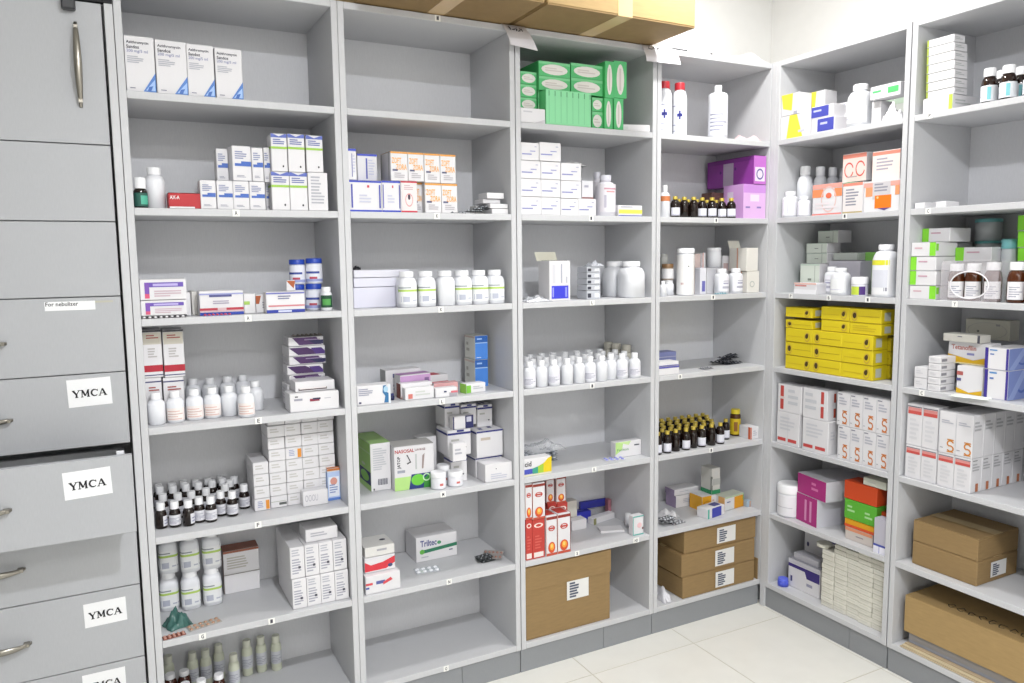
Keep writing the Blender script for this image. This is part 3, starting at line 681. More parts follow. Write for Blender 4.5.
for (xc, yt, yb, p) in ((157,386,425.5,SYR),(176,382.5,423,HDPE_L),(195.3,379.5,420.8,HDPE_L),(213.2,377,418.8,HDPE_L),(230,375,416.7,SYR),(247,377.5,417.8,HDPE_L)):
    bottle(xc, 18.3, yt, p, f'white syrup bottle, {ORD[i]}, front row', yb=yb, h=.079, r=.0215, group='white syrup bottles'); i += 1
i = 0
for (xc, yb) in ((194,408),(211,407),(228.5,405),(243.5,402),(256,411)):
    bottle(xc, 17, 0, SYR, f'white syrup bottle, {ORD[i]}, second row', yb=yb, h=.079, r=.0215, group='white syrup bottles'); i += 1
bottle(159, 17, 0, SYR, 'white syrup bottle, half hidden behind front row, near cartons', d=.05, h=.06, r=.0185, group='white syrup bottles') if False else None
b0 = carton(290.6, 339, 392.5, 'long white box with small dark red logo', COX, d=.012, D=.07, flap='r')
b1 = carton(295.5, 334.5, 381, 'white box resting on the long logo box', XRBOX, d=.03, D=.07, on=b0, flap='r')
pv = None; ys = [392, 383.5, 374.5, 365, 356, 346.5, 337]
for k in range(6):
    pv = carton(288.2+(k%2)*.8, 325.5-(k%3), ys[k+1], f'flat dark purple and white box, {["lowest","second from bottom","third from bottom","fourth from bottom","fifth from bottom","topmost"][k]} of stack', DPURP if k % 2 else DPURP2, d=.105+.002*(k%2), D=.08, on=pv, rz=[0,2,-2,1,3,-1][k], flap='r') if pv else carton(288.4, 326, ys[1], 'flat dark purple and white box, lowest of stack', DPURP, d=.105, D=.08, flap='r')
blister(307, 340, .085, .035, 'dark blister strip lying on the purple box stack', mat('2d2a2e', .4), mat('77706c', .3), 7, 2, 0, z=pv.z1-ZS[4]+.0006, d=.125)
at(1, 5)
DR = [ # rows at depth, (x, ybase)
 [(161.8,529.5),(175.6,528),(189.2,526.8),(211.6,522.8),(233,517)],
 [(200,523.3),(221.5,516.8),(244.8,509.5)],
 [(164,520),(179,519),(192.5,517),(207,513.5),(226,509)],
 [(161,512),(174,511),(187,509),(199.5,507.5),(213,505),(235,501)],
 [(160,503.5),(173,502),(185,500.5),(197,499),(209,497.5),(222,496)]]
for k, row in enumerate(DR):
    for i, (xc, yb) in enumerate(row):
        nm = ['front row', 'staggered front row', 'second row', 'third row', 'rear row'][k]
        bottle(xc, 13, 0, DROPB if (k == 0 and i in (0, 2)) else DROP, f'brown bottle, white cap, {ORD[i]}, {nm}', yb=yb, h=.067, r=.0147, group='brown bottles with white caps', name='dropper_bottle')
for i, xc in enumerate((221.5, 232.5)):
    bottle(xc, 12, 0, DROP, f'brown bottle, white cap, {["first","second"][i]} of the rearmost two', d=.215, h=.067, r=.0147, group='brown bottles with white caps', name='dropper_bottle')
g = grid(271, 336.5, 423, 4, 7, 'white carton', TRISTACK, yb=503.5, D=.1, name='small_carton', jit=.002, group='white cartons with orange ends', skip=((3,0),(1,4),(0,0),(2,0)), flap='f')
wid = None
for (i, j, st, l) in ((3,0,TRIORG,'white carton with orange end, behind blue box'),(1,4,TRIORG,'white carton with orange patch, high in stack'),(2,0,TRIORG,'white carton with orange end, bottom row, third column'),(0,0,TRIMARK,'slightly crushed white carton, bottom row')):
    b_, c_ = cur; z = ZS[5]; u0, u1 = at_x(1, 271, g.d, z), at_x(1, 336.5, g.d, z); wv = (u1-u0)/4; hv = g.h+.0012
    key = ('carton', g.w, round(g.D,4), g.h, 'dfdee1', id(st), 'f', None)
    place(carton_obj('small_carton', g.w, g.D, g.h, 'dfdee1', st, 'f', None), key, 'small_carton', full(l), 'medicine box', 'white cartons with orange ends', u0+(i+.5)*wv, g.d+g.D/2, z+.0006+j*hv, 0)
grid(267.7, 334, 408, 4, 1, 'white carton, topmost tier', TRISTACK, d=g.d+.002, D=.1, name='small_carton', group='white cartons with orange ends', on=g, flap='f')
lc = grid(255, 270.6, 462, 1, 4, 'white carton, low side column', TRISTACK, d=g.d-.006, D=.12, name='small_carton', group='white cartons with orange ends', jit=.001, flap='f', skip=((0,0),))
carton(255, 270.6, 494.5, 'white carton with orange end, foot of low column', TRIORG, d=g.d-.006, D=.12, name='small_carton', flap='f', h=lc.h)
carton(303.5, 328, 490.5, 'flat white and silver box lying at stack foot', [('f', Tx('OOOU', .08,.3,.6,.75, 'b0b0ba', 0, .0))], d=g.d-.034, D=.03, flap='r')
carton(328.3, 342, 468.5, 'small upright pale blue box with orange top', BLUEORG, yb=500, D=.04)
at(1, 6)
for i, (xc, yb) in enumerate(((170,611.5),(191.5,610),(213,606))):
    q = bottle(xc, 20, 0, GREENJAR, f'white jar with green stripe, {["leftmost","middle","rightmost"][i]} of lower three', yb=yb, h=.106, r=.0245, name='medicine_jar', cat='jar', group='green-striped jars')
    bottle(xc-1, 20, 0, GREENJAR, f'white jar with green stripe, {["leftmost","middle","rightmost"][i]} of upper three', d=q.d+.002, on=q, h=.106, r=.0245, name='medicine_jar', cat='jar', group='green-striped jars')
carton(225, 260.5, 549.5, 'pale box with rust-red top, near middle', REDTOP, yb=591.5, D=.06)
s = grid(293, 349.3, 574.5, 4, 1, 'long white carton, lower tier', DENSE, yb=604, D=.2, name='long_carton', group='long white cartons', jit=.0006, flap='f')
s2 = grid(290, 348, 0, 1, 1, 'x', (), d=.2, D=.01) if False else None
s2 = grid(291, 347.5, 543, 4, 1, 'long white carton, upper tier', DENSE, d=s.d+.004, D=.2, name='long_carton', group='long white cartons', jit=.0006, on=s, flap='f')
carton(306, 337.5, 528, 'flat white box lying on the long cartons', LIDPR, d=s.d+.02, D=.08, on=s2, flap='r')
TEAL = mat('46706a', .25); 
sheet(173, 626, .062, .055, .05, TEAL, 'crumpled dark green plastic wrapper by side panel', 'plastic_wrapper', 'wrapper', 3, 20)
blister(171, 632, .055, .022, 'brown foil blister pack beneath the green wrapper', mat('8a4a3c', .35, '', .4), mat('b88a7c', .3), 5, 2, 8, d=.018)
blister(202, 617, .085, .035, 'blister pack of brown and cream tablets in front of jars', mat('b4b0ac', .3, '', .3), mat('b08c74', .3), 6, 2, 14, d=.048)
at(1, 7)
for i, (px, py) in enumerate(((277,671.5),(262,673),(248,676.5),(235,692))):
    bottle(px, 12.5, 0, TONIC, f'tall pale green-white bottle, {["nearest side panel","second from right","third from right","standing forward"][i]}', yb=py, h=.108, r=.0155, group='pale green-white bottles')
for i, (px, py) in enumerate(((220,680),(207,687),(194,690),(170,694))):
    bottle(px, 12.5, 0, TONIC, f'pale green-white bottle in shadow, {["rightmost","second from right","third from right","leftmost"][i]} of rear row', yb=py, h=.108, r=.0155, group='pale green-white bottles')
for i, (px, py) in enumerate(((220.5,712),(203,718),(187,722),(172,727))):
    bottle(px, 16, 0, AMBC, f'dark amber bottle with white cap, {["rightmost","second from right","third from right","leftmost"][i]}, front row', yb=py, h=.101, r=.0178, group='dark amber bottles')
for i, (px, py) in enumerate(((186,708),(171,712))):
    bottle(px, 15, 0, AMBC, f'dark amber bottle with white cap, {["right","left"][i]} one, second row', yb=py, h=.101, r=.0178, group='dark amber bottles')

# ================================================================ BAY 2
BLUEEDGE = [('f', Rc(0,0,1,.055,'3c4dc0')), ('f', Rc(0,.945,1,1,'3c4dc0')), ('f', Rc(.05,.12,.1,.88,'4d52a8')), ('f', Ln(.3,.25,.7,.55,3,'c6c8da')), ('f', Rc(.92,.12,.97,.88,'4d52a8')), ('f', Rc(.55,.78,.62,.86,'cc5060')), ('t', Rc(0,0,1,1,'4553b8'))]
BLUETOP = [('f', Rc(0,.93,1,1,'3c4dc0')), ('f', Rc(.42,.1,.5,.85,'5a5fae')), ('f', Ln(.55,.2,.9,.8,6,'c6c8da')), ('t', Rc(0,0,1,1,'4553b8'))]
REDEDGE = [('f', Rc(0,0,1,.05,'c9344a')), ('f', Rc(0,.955,1,1,'c9344a')), ('f', Rc(.08,.05,.92,.95,'ecdcdc')), ('f', Ln(.2,.7,.8,.88,3,'c0a8b0')), ('f', El(.5,.5,.08,.1,'3a3040')), ('f', Ri(.5,.4,.24,.22,.18,'d09a9c')), ('t', Rc(0,0,1,1,'c04858'))]
ORANGE = [('f', Rc(0,.94,1,1,'e2a150')), ('f', Tx('ZOFT', .06,.6,.62,.8, 'f0b060', 0, .02)), ('f', Tx('ZORA', .3,.38,.94,.58, 'f0b060', 0, .02)), ('f', Rc(.1,.34,.4,.4,'5d6080')), ('f', Ln(.2,.08,.85,.28,3,'b8b4ba')), ('t', Rc(0,0,1,1,'e0a35a')), ('l', Rc(.1,0,.18,1,'a8a8a8')), ('l', Rc(.8,0,.9,1,'b4b4b4'))]
at(2, 2)
l1 = carton(349, 382, 181, 'white box with blue edges, first of lower row', BLUEEDGE, d=.008, D=.07)
l2 = carton(382.3, 401, 181.3, 'white box with blue edges, second of lower row', BLUEEDGE, d=.008, D=.07)
l3 = carton(401.3, 417.5, 181.6, 'white box with red edges and small black figure', REDEDGE, d=.006, D=.07)
l5 = grid(425.5, 457.7, 183.5, 2, 1, 'white and orange box, lower row', ORANGE, d=.008, D=.07)
l4 = carton(417.8, 425.2, 183, 'partly covered white and orange box, lower row', ORANGE, d=.03, D=.07)
carton(347.8, 357, 149, 'narrow white box with blue top', BLUETOP, d=.01, D=.06, on=l1)
carton(357.8, 382, 154.5, 'wide white box with blue top, set back', BLUETOP, d=.04, D=.06, on=l1)
carton(391, 408.2, 152, 'white and orange box, first of upper four', ORANGE, d=.008, D=.09, on=l2)
for i, (x0, x1) in enumerate(((408.5,424.2),(424.5,440.2),(440.6,456))):
    carton(x0, x1, 153+i, f'white and orange box, {["second","third","fourth"][i]} of upper four', ORANGE, d=.008, D=.07, on=l4 if i == 0 else l5)
w1 = carton(492, 508.3, 209, 'small white box, lowest in corner stack', (), d=.012, D=.06, flap='f')
w2 = carton(490, 508, 204, 'small white box, middle of corner stack', (), d=.014, D=.06, on=w1, flap='f')
w2 = carton(483, 500.5, 199.5, 'small white box, third of corner stack', (), d=.03, D=.06, on=w2, flap='f')
carton(487, 504, 193, 'small white box, topmost in corner stack', (), d=.02, D=.06, on=w2, flap='f')
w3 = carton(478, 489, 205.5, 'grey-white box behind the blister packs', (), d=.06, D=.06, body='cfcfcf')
for i in range(4):
    blister(468+i*6, 212, .05, .028, f'dark foil blister pack, {["first","second","third","fourth"][i]} in the heap', mat('3c4044', .3, '', .6), mat('8c9298', .25, '', .5), 4, 2, [10,-20,30,5][i], z=i*.0065, d=.02+.006*i)
at(2, 3)
ld = carton(354, 396.5, 287.5, 'long plain lilac-white box, lower of two', (), d=.066, D=.1, body='d6d6e4', flap='r')
ld2 = carton(354, 396.5, 278, 'long plain lilac-white box, upper of two', (), d=.066, D=.1, on=ld, body='d9d9e6', flap='r')
lt = carton(354, 409.5, 270, 'longest flat white box on the lilac-white boxes', (), d=.066, D=.1, on=ld2, body='dcdce6', flap='r')
sheet(357, 268, .02, .02, .014, BLK, 'scrap of black and silver foil on the flat box', 'foil_scrap', 'foil', 5, 0, z=lt.z1-ZS[3], d=.09)
for i, (xc, yb) in enumerate(((407,306),(426,305.2),(445.3,304.8),(462.3,303.6),(478.8,303),(494.8,302.4))):
    bottle(xc, 18.5, 270.5-.2*i, GREENJAR_P if i == 2 else GREENJAR, f'white jar, {"plain back turned" if i == 2 else "green-striped label"}, {["first","second","third","fourth","fifth","sixth"][i]} from left', d=.008+.0012*i, name='medicine_jar', cat='jar', group='six white jars', r=.0262, h=.102)
at(2, 4)
WAVE = [('f', Pg([(.8,.05),(.98,.05),(.96,.5),(.88,.62),(.84,.9),(.9,.98),(.78,.95),(.76,.6),(.84,.4)], '2f6ea0')), ('f', El(.86,.75,.07,.16,'a8cbe0')), ('f', Ln(.05,.45,.5,.85,4,'9a9cb0')), ('f', Rc(.05,.08,.12,.18,'50526a')), ('f', Rc(.94,.0,1,1,'dfe8f0'))]
carton(358, 391, 385.5, 'white box with blue wave at one end', WAVE, d=.012, D=.05, rz=-3, flap='r')
carton(386, 421, 369.5, 'grey-white box with blue lettering, at the back', [('f', Ln(.2,.52,.85,.85,1,'6a7098')), ('f', Ln(.2,.1,.6,.4,2,'b8b8c4')), ('l', Rc(0,0,1,1,'b8bab8'))], d=.14, D=.05, flap='r')
pk = carton(398, 430, 374, 'pink and lilac box tilted behind the open box', [('f', Rc(0,.35,1,.95,'c9a0cf')), ('f', Rc(0,0,1,.3,'e6dce6')), ('f', Rc(.8,.5,.95,.8,'8a6a9c')), ('t', Rc(0,0,1,1,'b98ac0'))], d=.1, D=.04, rz=8, flap='r')
op = carton(397, 428, 381.5, 'open white box with rust-brown inside showing', [('f', Pg([(.0,0),(.12,.75),(1,.8),(.95,.3),(.3,0)], '8a3a24')), ('l', Rc(0,0,1,1,'7a3220'))], d=.085, D=.035, flap='r')
bottle(391.5, 7, 0, mk(mat('20244a', .3), mat('2b3468', .3), capr=.8, caph=.3, sh=.1), 'tiny dark blue vial beside the wave box', d=.045, h=.02, r=.009, name='vial', cat='vial')
carton(405.5, 434, 387.5, 'white box with small red corner mark', [('f', Rc(.1,.1,.25,.5,'d07a70')), ('f', Ln(.35,.2,.9,.7,2,'c8ccc8'))], d=.022, D=.035, flap='r')
rdb = carton(428, 447, 375, 'red and white box lying at the back', [('f', Rc(0,0,1,.6,'b8404c')), ('t', Rc(0,0,.6,1,'c8505c'))], d=.12, D=.05, rz=5, flap='r')
carton(434, 458, 383, 'salmon pink box behind the small white box', [('f', Rc(0,0,1,1,'d8a4a6')), ('t', Rc(0,0,1,1,'cf9a9e'))], d=.06, D=.03, flap='r')
carton(435.7, 457.5, 388, 'small white box with grey and pink corner', [('f', Pg([(.62,0),(.98,0),(.98,.45),(.62,.45)], 'a8a4ac')), ('f', Rc(.7,.4,1,.62,'d8707c')), ('f', Rc(.38,.5,.5,.68,'3c4468'))], d=.016, D=.03, flap='r')
carton(465, 485.5, 383.5, 'white box with lime green end, near side panel', [('f', Rc(0,.05,.24,.85,'7cc043')), ('f', Ln(.35,.3,.9,.7,2,'b8bcc0')), ('l', Rc(0,0,1,1,'8fcf50'))], d=.035, D=.035, rz=8, flap='r')
BLBOX = [('f', Rc(0,0,1,1,'4c8ae0')), ('f', Rc(0,.72,1,1,'2b63b4')), ('f', Rc(0,.68,1,.72,'a8c8f0')), ('f', Ln(.15,.78,.8,.9,1,'a8c8f0')), ('f', Ln(.1,.04,.7,.1,1,'cfe0fa')), ('l', Rc(0,.9,1,.97,'c9b8b0')), ('l', Ln(.2,.2,.5,.7,2,'b0b0a8'))]
q = carton(475.4, 488, 360, 'tall bright blue box, lower of two', BLBOX, d=.13, D=.08, body='dadcd6')
carton(475.2, 487.8, 336, 'tall bright blue box, upper of two', BLBOX, d=.13, D=.08, on=q, body='dadcd6')
at(2, 5)
GRB = [('l', Rc(0,0,1,1,'b4e084')), ('l', Rc(.3,.12,1,.4,'23306e')), ('l', El(.62,.26,.26,.11,'8fd45a')), ('l', Rc(.0,.78,1,.81,'c9e8b0')), ('l', El(.55,.5,.12,.03,'d8e4cc')), ('t', Rc(0,0,1,1,'a8cf84')), ('f', Ln(.12,.42,.85,.9,10,'c2c4ca')), ('f', Rc(.1,.02,.16,.06,'30303a'))]+[('f', Rc(.34+.045*i,.12,.34+.045*i+(.02 if i % 3 else .032),.25,'6a6c7a')) for i in range(11)]
carton(371.5, 391.5, 443.5, 'green box turned to show a white side with barcode', GRB, yb=490.5, D=.16)
NAS = [('f', Rc(0,0,1,.3,'b4dd86')), ('f', Pg([(.35,.0),(1,0),(1,.34),(.42,.34)], '27397a')), ('f', El(.58,.2,.17,.13,'6fc93e')), ('f', Pg([(.72,.0),(1,0),(1,.38),(.9,.34),(.74,.22)], '3a8f3a')), ('f', Ri(.8,.24,.1,.09,.3,'c8e8c0')), ('f', Tx('NASOSAL', .02,.85,.5,.93, 'b8343c', 0, .02)), ('f', Tx('LAVAGE', .52,.87,.78,.92, '7a3c44', 0, .01)),
       ('f', Tx('JATOP', .07,.5,.17,.78, '34343e', 1, .02)), ('f', Rc(.07,.4,.26,.46,'a0a4b4')), ('f', Pg([(.3,.8),(.33,.8),(.42,.62),(.38,.6),(.39,.63)], '4a4a52')), ('f', Pg([(.3,.6),(.33,.58),(.4,.62),(.38,.64)], '4a4a52')), ('f', Rc(.52,.45,.56,.8,'c0c4c4')), ('f', Pg([(.7,.75),(.76,.8),(.72,.45),(.68,.45)], '9a8a88')), ('t', Rc(0,0,1,1,'c8c6c4'))]
carton(391.5, 430.5, 446, 'box with red lettering above green and navy pattern', NAS, yb=489.5, D=.075, rz=-3)
carton(421.5, 439.5, 438.5, 'plain white box standing behind the patterned box', [('f', Ln(.4,.3,.85,.6,4,'c8cad4'))], d=.125, D=.07)
TUB = mk(PLAST, CAPW, capr=1.02, caph=.3, sh=.02, rib=.01, label=LBL('e8e8ee', (.06,.62), 1.4, ((.55,.3,.72,.55,'c86a64'),)))
bottle(443.5, 13.5, 451.5, TUB, 'white lidded tub standing behind the two front tubs', d=.058, name='medicine_tub', cat='tub', h=.058)
bottle(438, 15.5, 469, TUB, 'white lidded tub in front, beside the patterned box', d=.02, name='medicine_tub', cat='tub', h=.051)
bottle(454.5, 15.5, 469, TUB, 'white lidded tub in front, beside the banded cartons', d=.02, name='medicine_tub', cat='tub', h=.046)
NVB = [('f', Rc(0,.82,1,.9,'2a2f78')), ('l', Rc(0,.82,1,.9,'2a2f78')), ('f', Rc(.4,.92,.7,1,'2a2f78')), ('t', Rc(.3,.2,.45,.6,'2a2f78')), ('t', Rc(.6,.3,.75,.7,'2a2f78')), ('f', El(.75,.3,.05,.03,'44485a')), ('f', Ln(.15,.5,.7,.65,1,'b4b4b0'))]
NVB2 = [('f', Rc(0,.94,1,1,'2a2f78')), ('l', Rc(0,.9,1,.97,'2a2f78')), ('t', Rc(.2,.2,.35,.4,'2a2f78')), ('t', Rc(.6,.3,.75,.5,'2a2f78')), ('f', Ln(.15,.55,.75,.75,1,'c0b4a8')), ('l', Rc(0,0,.05,1,'c4c4c4'))]
a = carton(452, 470.5, 459, 'white carton with navy band, bottom tier, towards middle', NVB, d=.04, D=.08)
bx = carton(476, 502, 457, 'white carton with navy band, bottom tier, towards side', NVB2, d=.075, D=.1)
a2 = carton(448, 471, 430, 'white carton with navy band, middle tier, towards middle', NVB, d=.075, D=.09, on=a)
b2 = carton(477, 503, 430.5, 'wide white carton with navy band, middle tier', NVB2, d=.07, D=.1, on=bx)
carton(453, 466.5, 443.5, 'small white box on the lower banded carton', LIDPR, d=.012, D=.028, on=a)
carton(485.5, 513, 463.5, 'square white box at the shelf front', [('f', Ln(.2,.1,.85,.45,3,'c0c2d0')), ('f', El(.4,.72,.02,.03,'55586a'))], d=.012, D=.06)
for i, (x0, x1) in enumerate(((445,460),(461,476.5),(477.5,492.5))):
    carton(x0, x1, 404+i*.6, f'white carton with navy top band, {["first","second","third"][i]} of upper tier', NVB, d=.12, D=.08, on=a2 if i < 2 else b2)
carton(453, 473.5, 416, 'cream box with navy corner print, upper tier front', [('f', Rc(.6,0,1,1,'23265c')), ('f', Rc(.66,.5,.9,.9,'c0c0d0')), ('f', Rc(0,.0,.06,1,'23265c'))], d=.078, D=.03, on=a2)
at(2, 6)
RW = [('f', Pg([(0,.1),(.7,.12),(1,.45),(1,.88),(.6,.6),(.2,.5),(0,.75)], 'd23440')), ('f', El(.84,.3,.08,.12,'3c4470')), ('f', Rc(.0,.9,1,1,'dcdce2'))]
q = carton(366, 400.5, 574, 'white box with blue and red lettering, lowest of three', [('f', Ln(.3,.3,.72,.66,1,'5a62a0')), ('f', Pg([(.5,.4),(.78,.6),(.72,.75),(.5,.55)], 'd04650')), ('f', Rc(0,.5,.2,.62,'d04650')), ('f', Rc(0,.3,.1,.4,'4450a0'))], d=.01, D=.09, flap='r')
q2 = carton(365, 395, 556.5, 'white box with red wave, middle of three', RW, d=.03, D=.09, on=q, flap='r')
carton(365, 394.5, 546, 'plain pale box with small print, topmost of three', [('f', Ln(.4,.3,.95,.7,1,'a8a8b0')), ('t', El(.75,.5,.1,.08,'50505a'))], d=.032, D=.09, on=q2, body='dcdbd8', flap='r')
TRI = [('f', Tx('Triltec', .1,.6,.5,.86, '3c4488', 0, .02)), ('f', Pg([(.12,.32),(1,.42),(1,.56),(.12,.46)], '2c7a5a')), ('f', El(.14,.4,.06,.1,'63b04a')), ('f', El(.56,.68,.05,.07,'4a9a6a')), ('f', Ln(.12,.1,.4,.2,1,'b8bac4')), ('f', Ln(.8,.22,.95,.32,1,'70748a'))]
carton(416.5, 457, 535, 'white box with green stripe and blue name', TRI, yb=559, D=.1, flap='r')
blister(427, 570, .078, .042, 'clear blister pack of white tablets, lying flat', mat('d8dce4', .2, '', .3), mat('f2f4fa', .12), 4, 2, -6)
for i in range(3):
    blister(484, 558-2*i, .05, .036, f'dark grey blister pack, {["bottom","middle","top"][i]} of the loose pile', mat('55585a', .3, '', .6), mat('63666a', .25, '', .5), 3, 2, [4,-6,10][i], z=.0065*i, d=.075)
blister(501, 552, .065, .045, 'blister pack with brown tablets, leaning by side panel', mat('b0aaa8', .3, '', .4), mat('9a7468', .3), 5, 2, -38, z=.004, tilt=.25, d=.08)

# ================================================================ BAY 3
at(3, 1)
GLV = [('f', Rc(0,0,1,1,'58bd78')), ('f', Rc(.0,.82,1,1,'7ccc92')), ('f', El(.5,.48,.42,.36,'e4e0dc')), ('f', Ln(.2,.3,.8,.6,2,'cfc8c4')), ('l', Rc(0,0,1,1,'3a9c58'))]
GLVV = [('f', Rc(0,0,1,1,'58bd78')), ('f', El(.5,.5,.3,.42,'e4e0dc')), ('f', Rc(.42,.2,.56,.8,'cfc8c4'))]
GLVS = [('f', Rc(0,0,1,1,'8fdba6'))]+[('f', Rc(.06+.13*i,.82,.075+.13*i,.97,'3c8c58')) for i in range(8)]+[('f', Rc(.06+.13*i,.06,.072+.13*i,.82,'7cca94')) for i in range(8)]
gk = dict(name='glove_box', cat='glove box', body='46b866', group='green glove boxes', flap='r')
carton(520.8, 545.2, 108.5, 'white paper-wrapped packet before the glove boxes', [('f', Ln(.1,.6,.7,.8,1,'c8c8ce')), ('f', Pg([(.55,0),(1,.0),(1,.3)], 'cfcdd2'))], d=.006, D=.035, body='e2e1e4', name='paper_packet', cat='packet', flap='r')
pv = None
for k, (yt, l) in enumerate(((112,'lowest'),(98.5,'third from top'),(85.5,'second from top'),(72.5,'topmost under panel'))):
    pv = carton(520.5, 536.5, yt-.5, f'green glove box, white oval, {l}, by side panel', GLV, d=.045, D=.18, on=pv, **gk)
lb1 = carton(538, 545, 92, 'green glove box end behind the lighter box', GLV, d=.05, D=.18, **gk)
fr = carton(546, 591, 91.5, 'large pale green box with ribbed front', GLVS, d=.006, D=.11, name='glove_box', cat='glove box', body='62c880', flap=None)
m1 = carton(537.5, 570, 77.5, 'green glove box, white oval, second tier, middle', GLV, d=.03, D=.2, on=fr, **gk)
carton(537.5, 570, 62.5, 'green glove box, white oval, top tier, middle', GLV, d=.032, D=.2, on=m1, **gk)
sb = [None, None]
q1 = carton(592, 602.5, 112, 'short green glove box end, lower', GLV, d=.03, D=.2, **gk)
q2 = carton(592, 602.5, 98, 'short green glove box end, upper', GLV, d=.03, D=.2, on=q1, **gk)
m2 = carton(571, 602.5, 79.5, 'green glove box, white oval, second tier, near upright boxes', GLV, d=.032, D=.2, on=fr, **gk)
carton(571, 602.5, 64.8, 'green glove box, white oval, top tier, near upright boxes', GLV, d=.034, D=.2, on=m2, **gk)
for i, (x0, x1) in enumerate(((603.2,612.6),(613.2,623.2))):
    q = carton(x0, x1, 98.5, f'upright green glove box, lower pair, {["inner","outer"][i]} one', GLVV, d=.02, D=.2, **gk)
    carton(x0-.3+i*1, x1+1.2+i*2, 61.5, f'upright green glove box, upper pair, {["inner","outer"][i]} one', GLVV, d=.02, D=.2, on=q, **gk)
sheet(533, 122, .11, .05, .055, mat('e6e6ea', .6), 'crumpled white paper packet before the glove boxes', 'paper_packet', 'packet', 9, 5, d=.018) if False else None
CR = mat('e8e7ea', .65, 'crease')
carton(620, 647, 124.5, 'small flat white box at the shelf end', [('f', Rc(0,.3,.3,.7,'d0d4d4'))], d=.012, D=.04, rz=-14, flap='r')
at(3, 2)
AMX = [('f', Ln(.05,.25,.6,.38,1,'8a8ec4',2)), ('f', Ln(.5,.45,.95,.55,1,'8f93c8',3)), ('f', Ln(.75,.72,.95,.8,1,'a0a2c0'))]
AMX2 = [('f', Ln(.08,.55,.8,.8,2,'8a8ec4',2)), ('f', Ln(.08,.2,.4,.28,1,'a0a2c0',3))]
KK = dict(name='white_carton', cat='medicine box', group='white cartons with blue print', D=.08, flap='r')
ga = grid(520.8, 560.6, 161, 2, 3, 'white carton, blue print', styles=[AMX, AMX, AMX2], d=.008, jit=.0008, **KK)
carton(521, 539, 142.8, 'white carton with blue print, top tier, against panel', AMX, d=.01, on=ga, **KK)
carton(539.5, 560.8, 142.8, 'white carton with blue print, top tier, outer one', AMX, d=.006, on=ga, **KK)
gb = carton(561, 578, 199, 'white carton with blue print, bottom tier, third', AMX, d=.008, **KK)
gc = carton(578.3, 596, 199, 'white carton with blue print, bottom tier, fourth', AMX, d=.008, **KK)
g3 = grid(561, 581.3, 163, 1, 2, 'white carton, blue print, third column', styles=[AMX2, AMX], d=.008, on=gb, **KK)
gr = carton(582, 593.3, 181, 'small grey-white box beside the carton wall', [('f', Ln(.2,.5,.8,.75,1,'a8a8b8')), ('f', Rc(.0,0,1,.08,'8a5a58'))], d=.02, D=.05, on=gc, body='d9d9de')
sheet(573, 160, .075, .06, .02, mat('d4d4d6', .5), 'crumpled white bag with black print on the cartons', 'plastic_bag', 'bag', 12, 0, z=g3.z1-ZS[2], d=.09)
JUG = mk(mat('e3e2ea', .35), mat('dcdce6', .4), sq=2.6, capr=.62, caph=.14, sh=.16, label=LBL('e2dfe6', (.1,.78), 1.2, ((.2,.8,.8,.86,'c89aa8'),(.3,.7,.7,.75,'d09a9c'),(.2,.15,.3,.6,'b8b4c4'))))
bottle(605.3, 21, 175.8, JUG, 'large translucent white bottle with pink print', d=.01)
bottle(597, 13, 172.5, JUG, 'translucent white bottle, half hidden behind the larger one', d=.1)
carton(617, 642, 205.5, 'flat white box with yellow band', [('f', Rc(.02,.25,1,.6,'e6dc5e')), ('f', Rc(0,0,1,.1,'6a70b0')), ('f', Ln(.1,.7,.9,.9,1,'b8bac8'))], d=.012, D=.05, flap='r')
at(3, 3)
sheet(536, 299, .09, .05, .022, mat('cdd0d6', .25, 'crease', .3), 'silvery crumpled foil packet beside the open box', 'foil_packet', 'packet', 4, 0, d=.03)
OPB = [('f', Rc(.1,.06,.9,.38,'3a3fd0')), ('f', Rc(.14,.1,.2,.34,'9a9ef0')), ('f', Rc(.74,.1,.84,.34,'8a90f0')), ('f', Rc(.15,.45,.28,.9,'d4d4da')), ('f', Rc(.55,.45,.6,.92,'a8aabc')), ('f', Rc(.8,.45,.84,.6,'a8aabc'))]
ob = carton(549.5, 570.5, 261, 'open upright white box with blue square and raised flap', OPB, d=.01, D=.07, name='open_box', flap=None)
fo = bpy.data.objects['open_box'] if 'open_box' in bpy.data.objects else None
q = MB(); q.cbox(-ob.w/2, ob.w/2, -.0005, .0005, 0, .032, mat('dedccb', .6), .0002); q = q.build('raised_flap', fo, True); q.location = (-.006, ob.D/2-.001, ob.h); q.rotation_euler = (-.5, 0, .0)
q = MB(); q.box(-ob.w*.4, ob.w*.4, -ob.D*.4, ob.D*.4, ob.h-.0002, ob.h+.0012, BLK); q = q.build('opening', fo)  # black plate on the solid top stands in for the shaded inside
TR = mat('c9ccd4', .2, '', .0, 0, .7)
pv = None
for i in range(5):
    pv = carton(587, 600.5, 291-6*i, f'clear ampoule tray, {["lowest","second up","third up","fourth up","topmost"][i]} in the pile', [('f', Rc(.05,.2,.3,.7,'3a3c48')), ('f', Rc(.55,.2,.9,.7,'e8eaf0'))], d=.03, D=.06, on=pv, body='c3c6ce', flap=None, name='ampoule_tray', cat='ampoule tray')
sheet(594, 266, .05, .05, .02, TR, 'clear crumpled plastic on top of the ampoule trays', 'plastic_wrapper', 'wrapper', 8, 0, z=pv.z1-ZS[3], d=.05)
BIGJ = mk(PLAST, CAPW, sq=3.2, capr=.76, caph=.14, sh=.2)
bottle(631, 28.5, 261.5, BIGJ, 'large square white jar standing in front', d=.004, name='medicine_jar', cat='jar')
bottle(614.5, 25, 261.5, BIGJ, 'large square white jar standing behind', d=.088, name='medicine_jar', cat='jar')
at(3, 4)
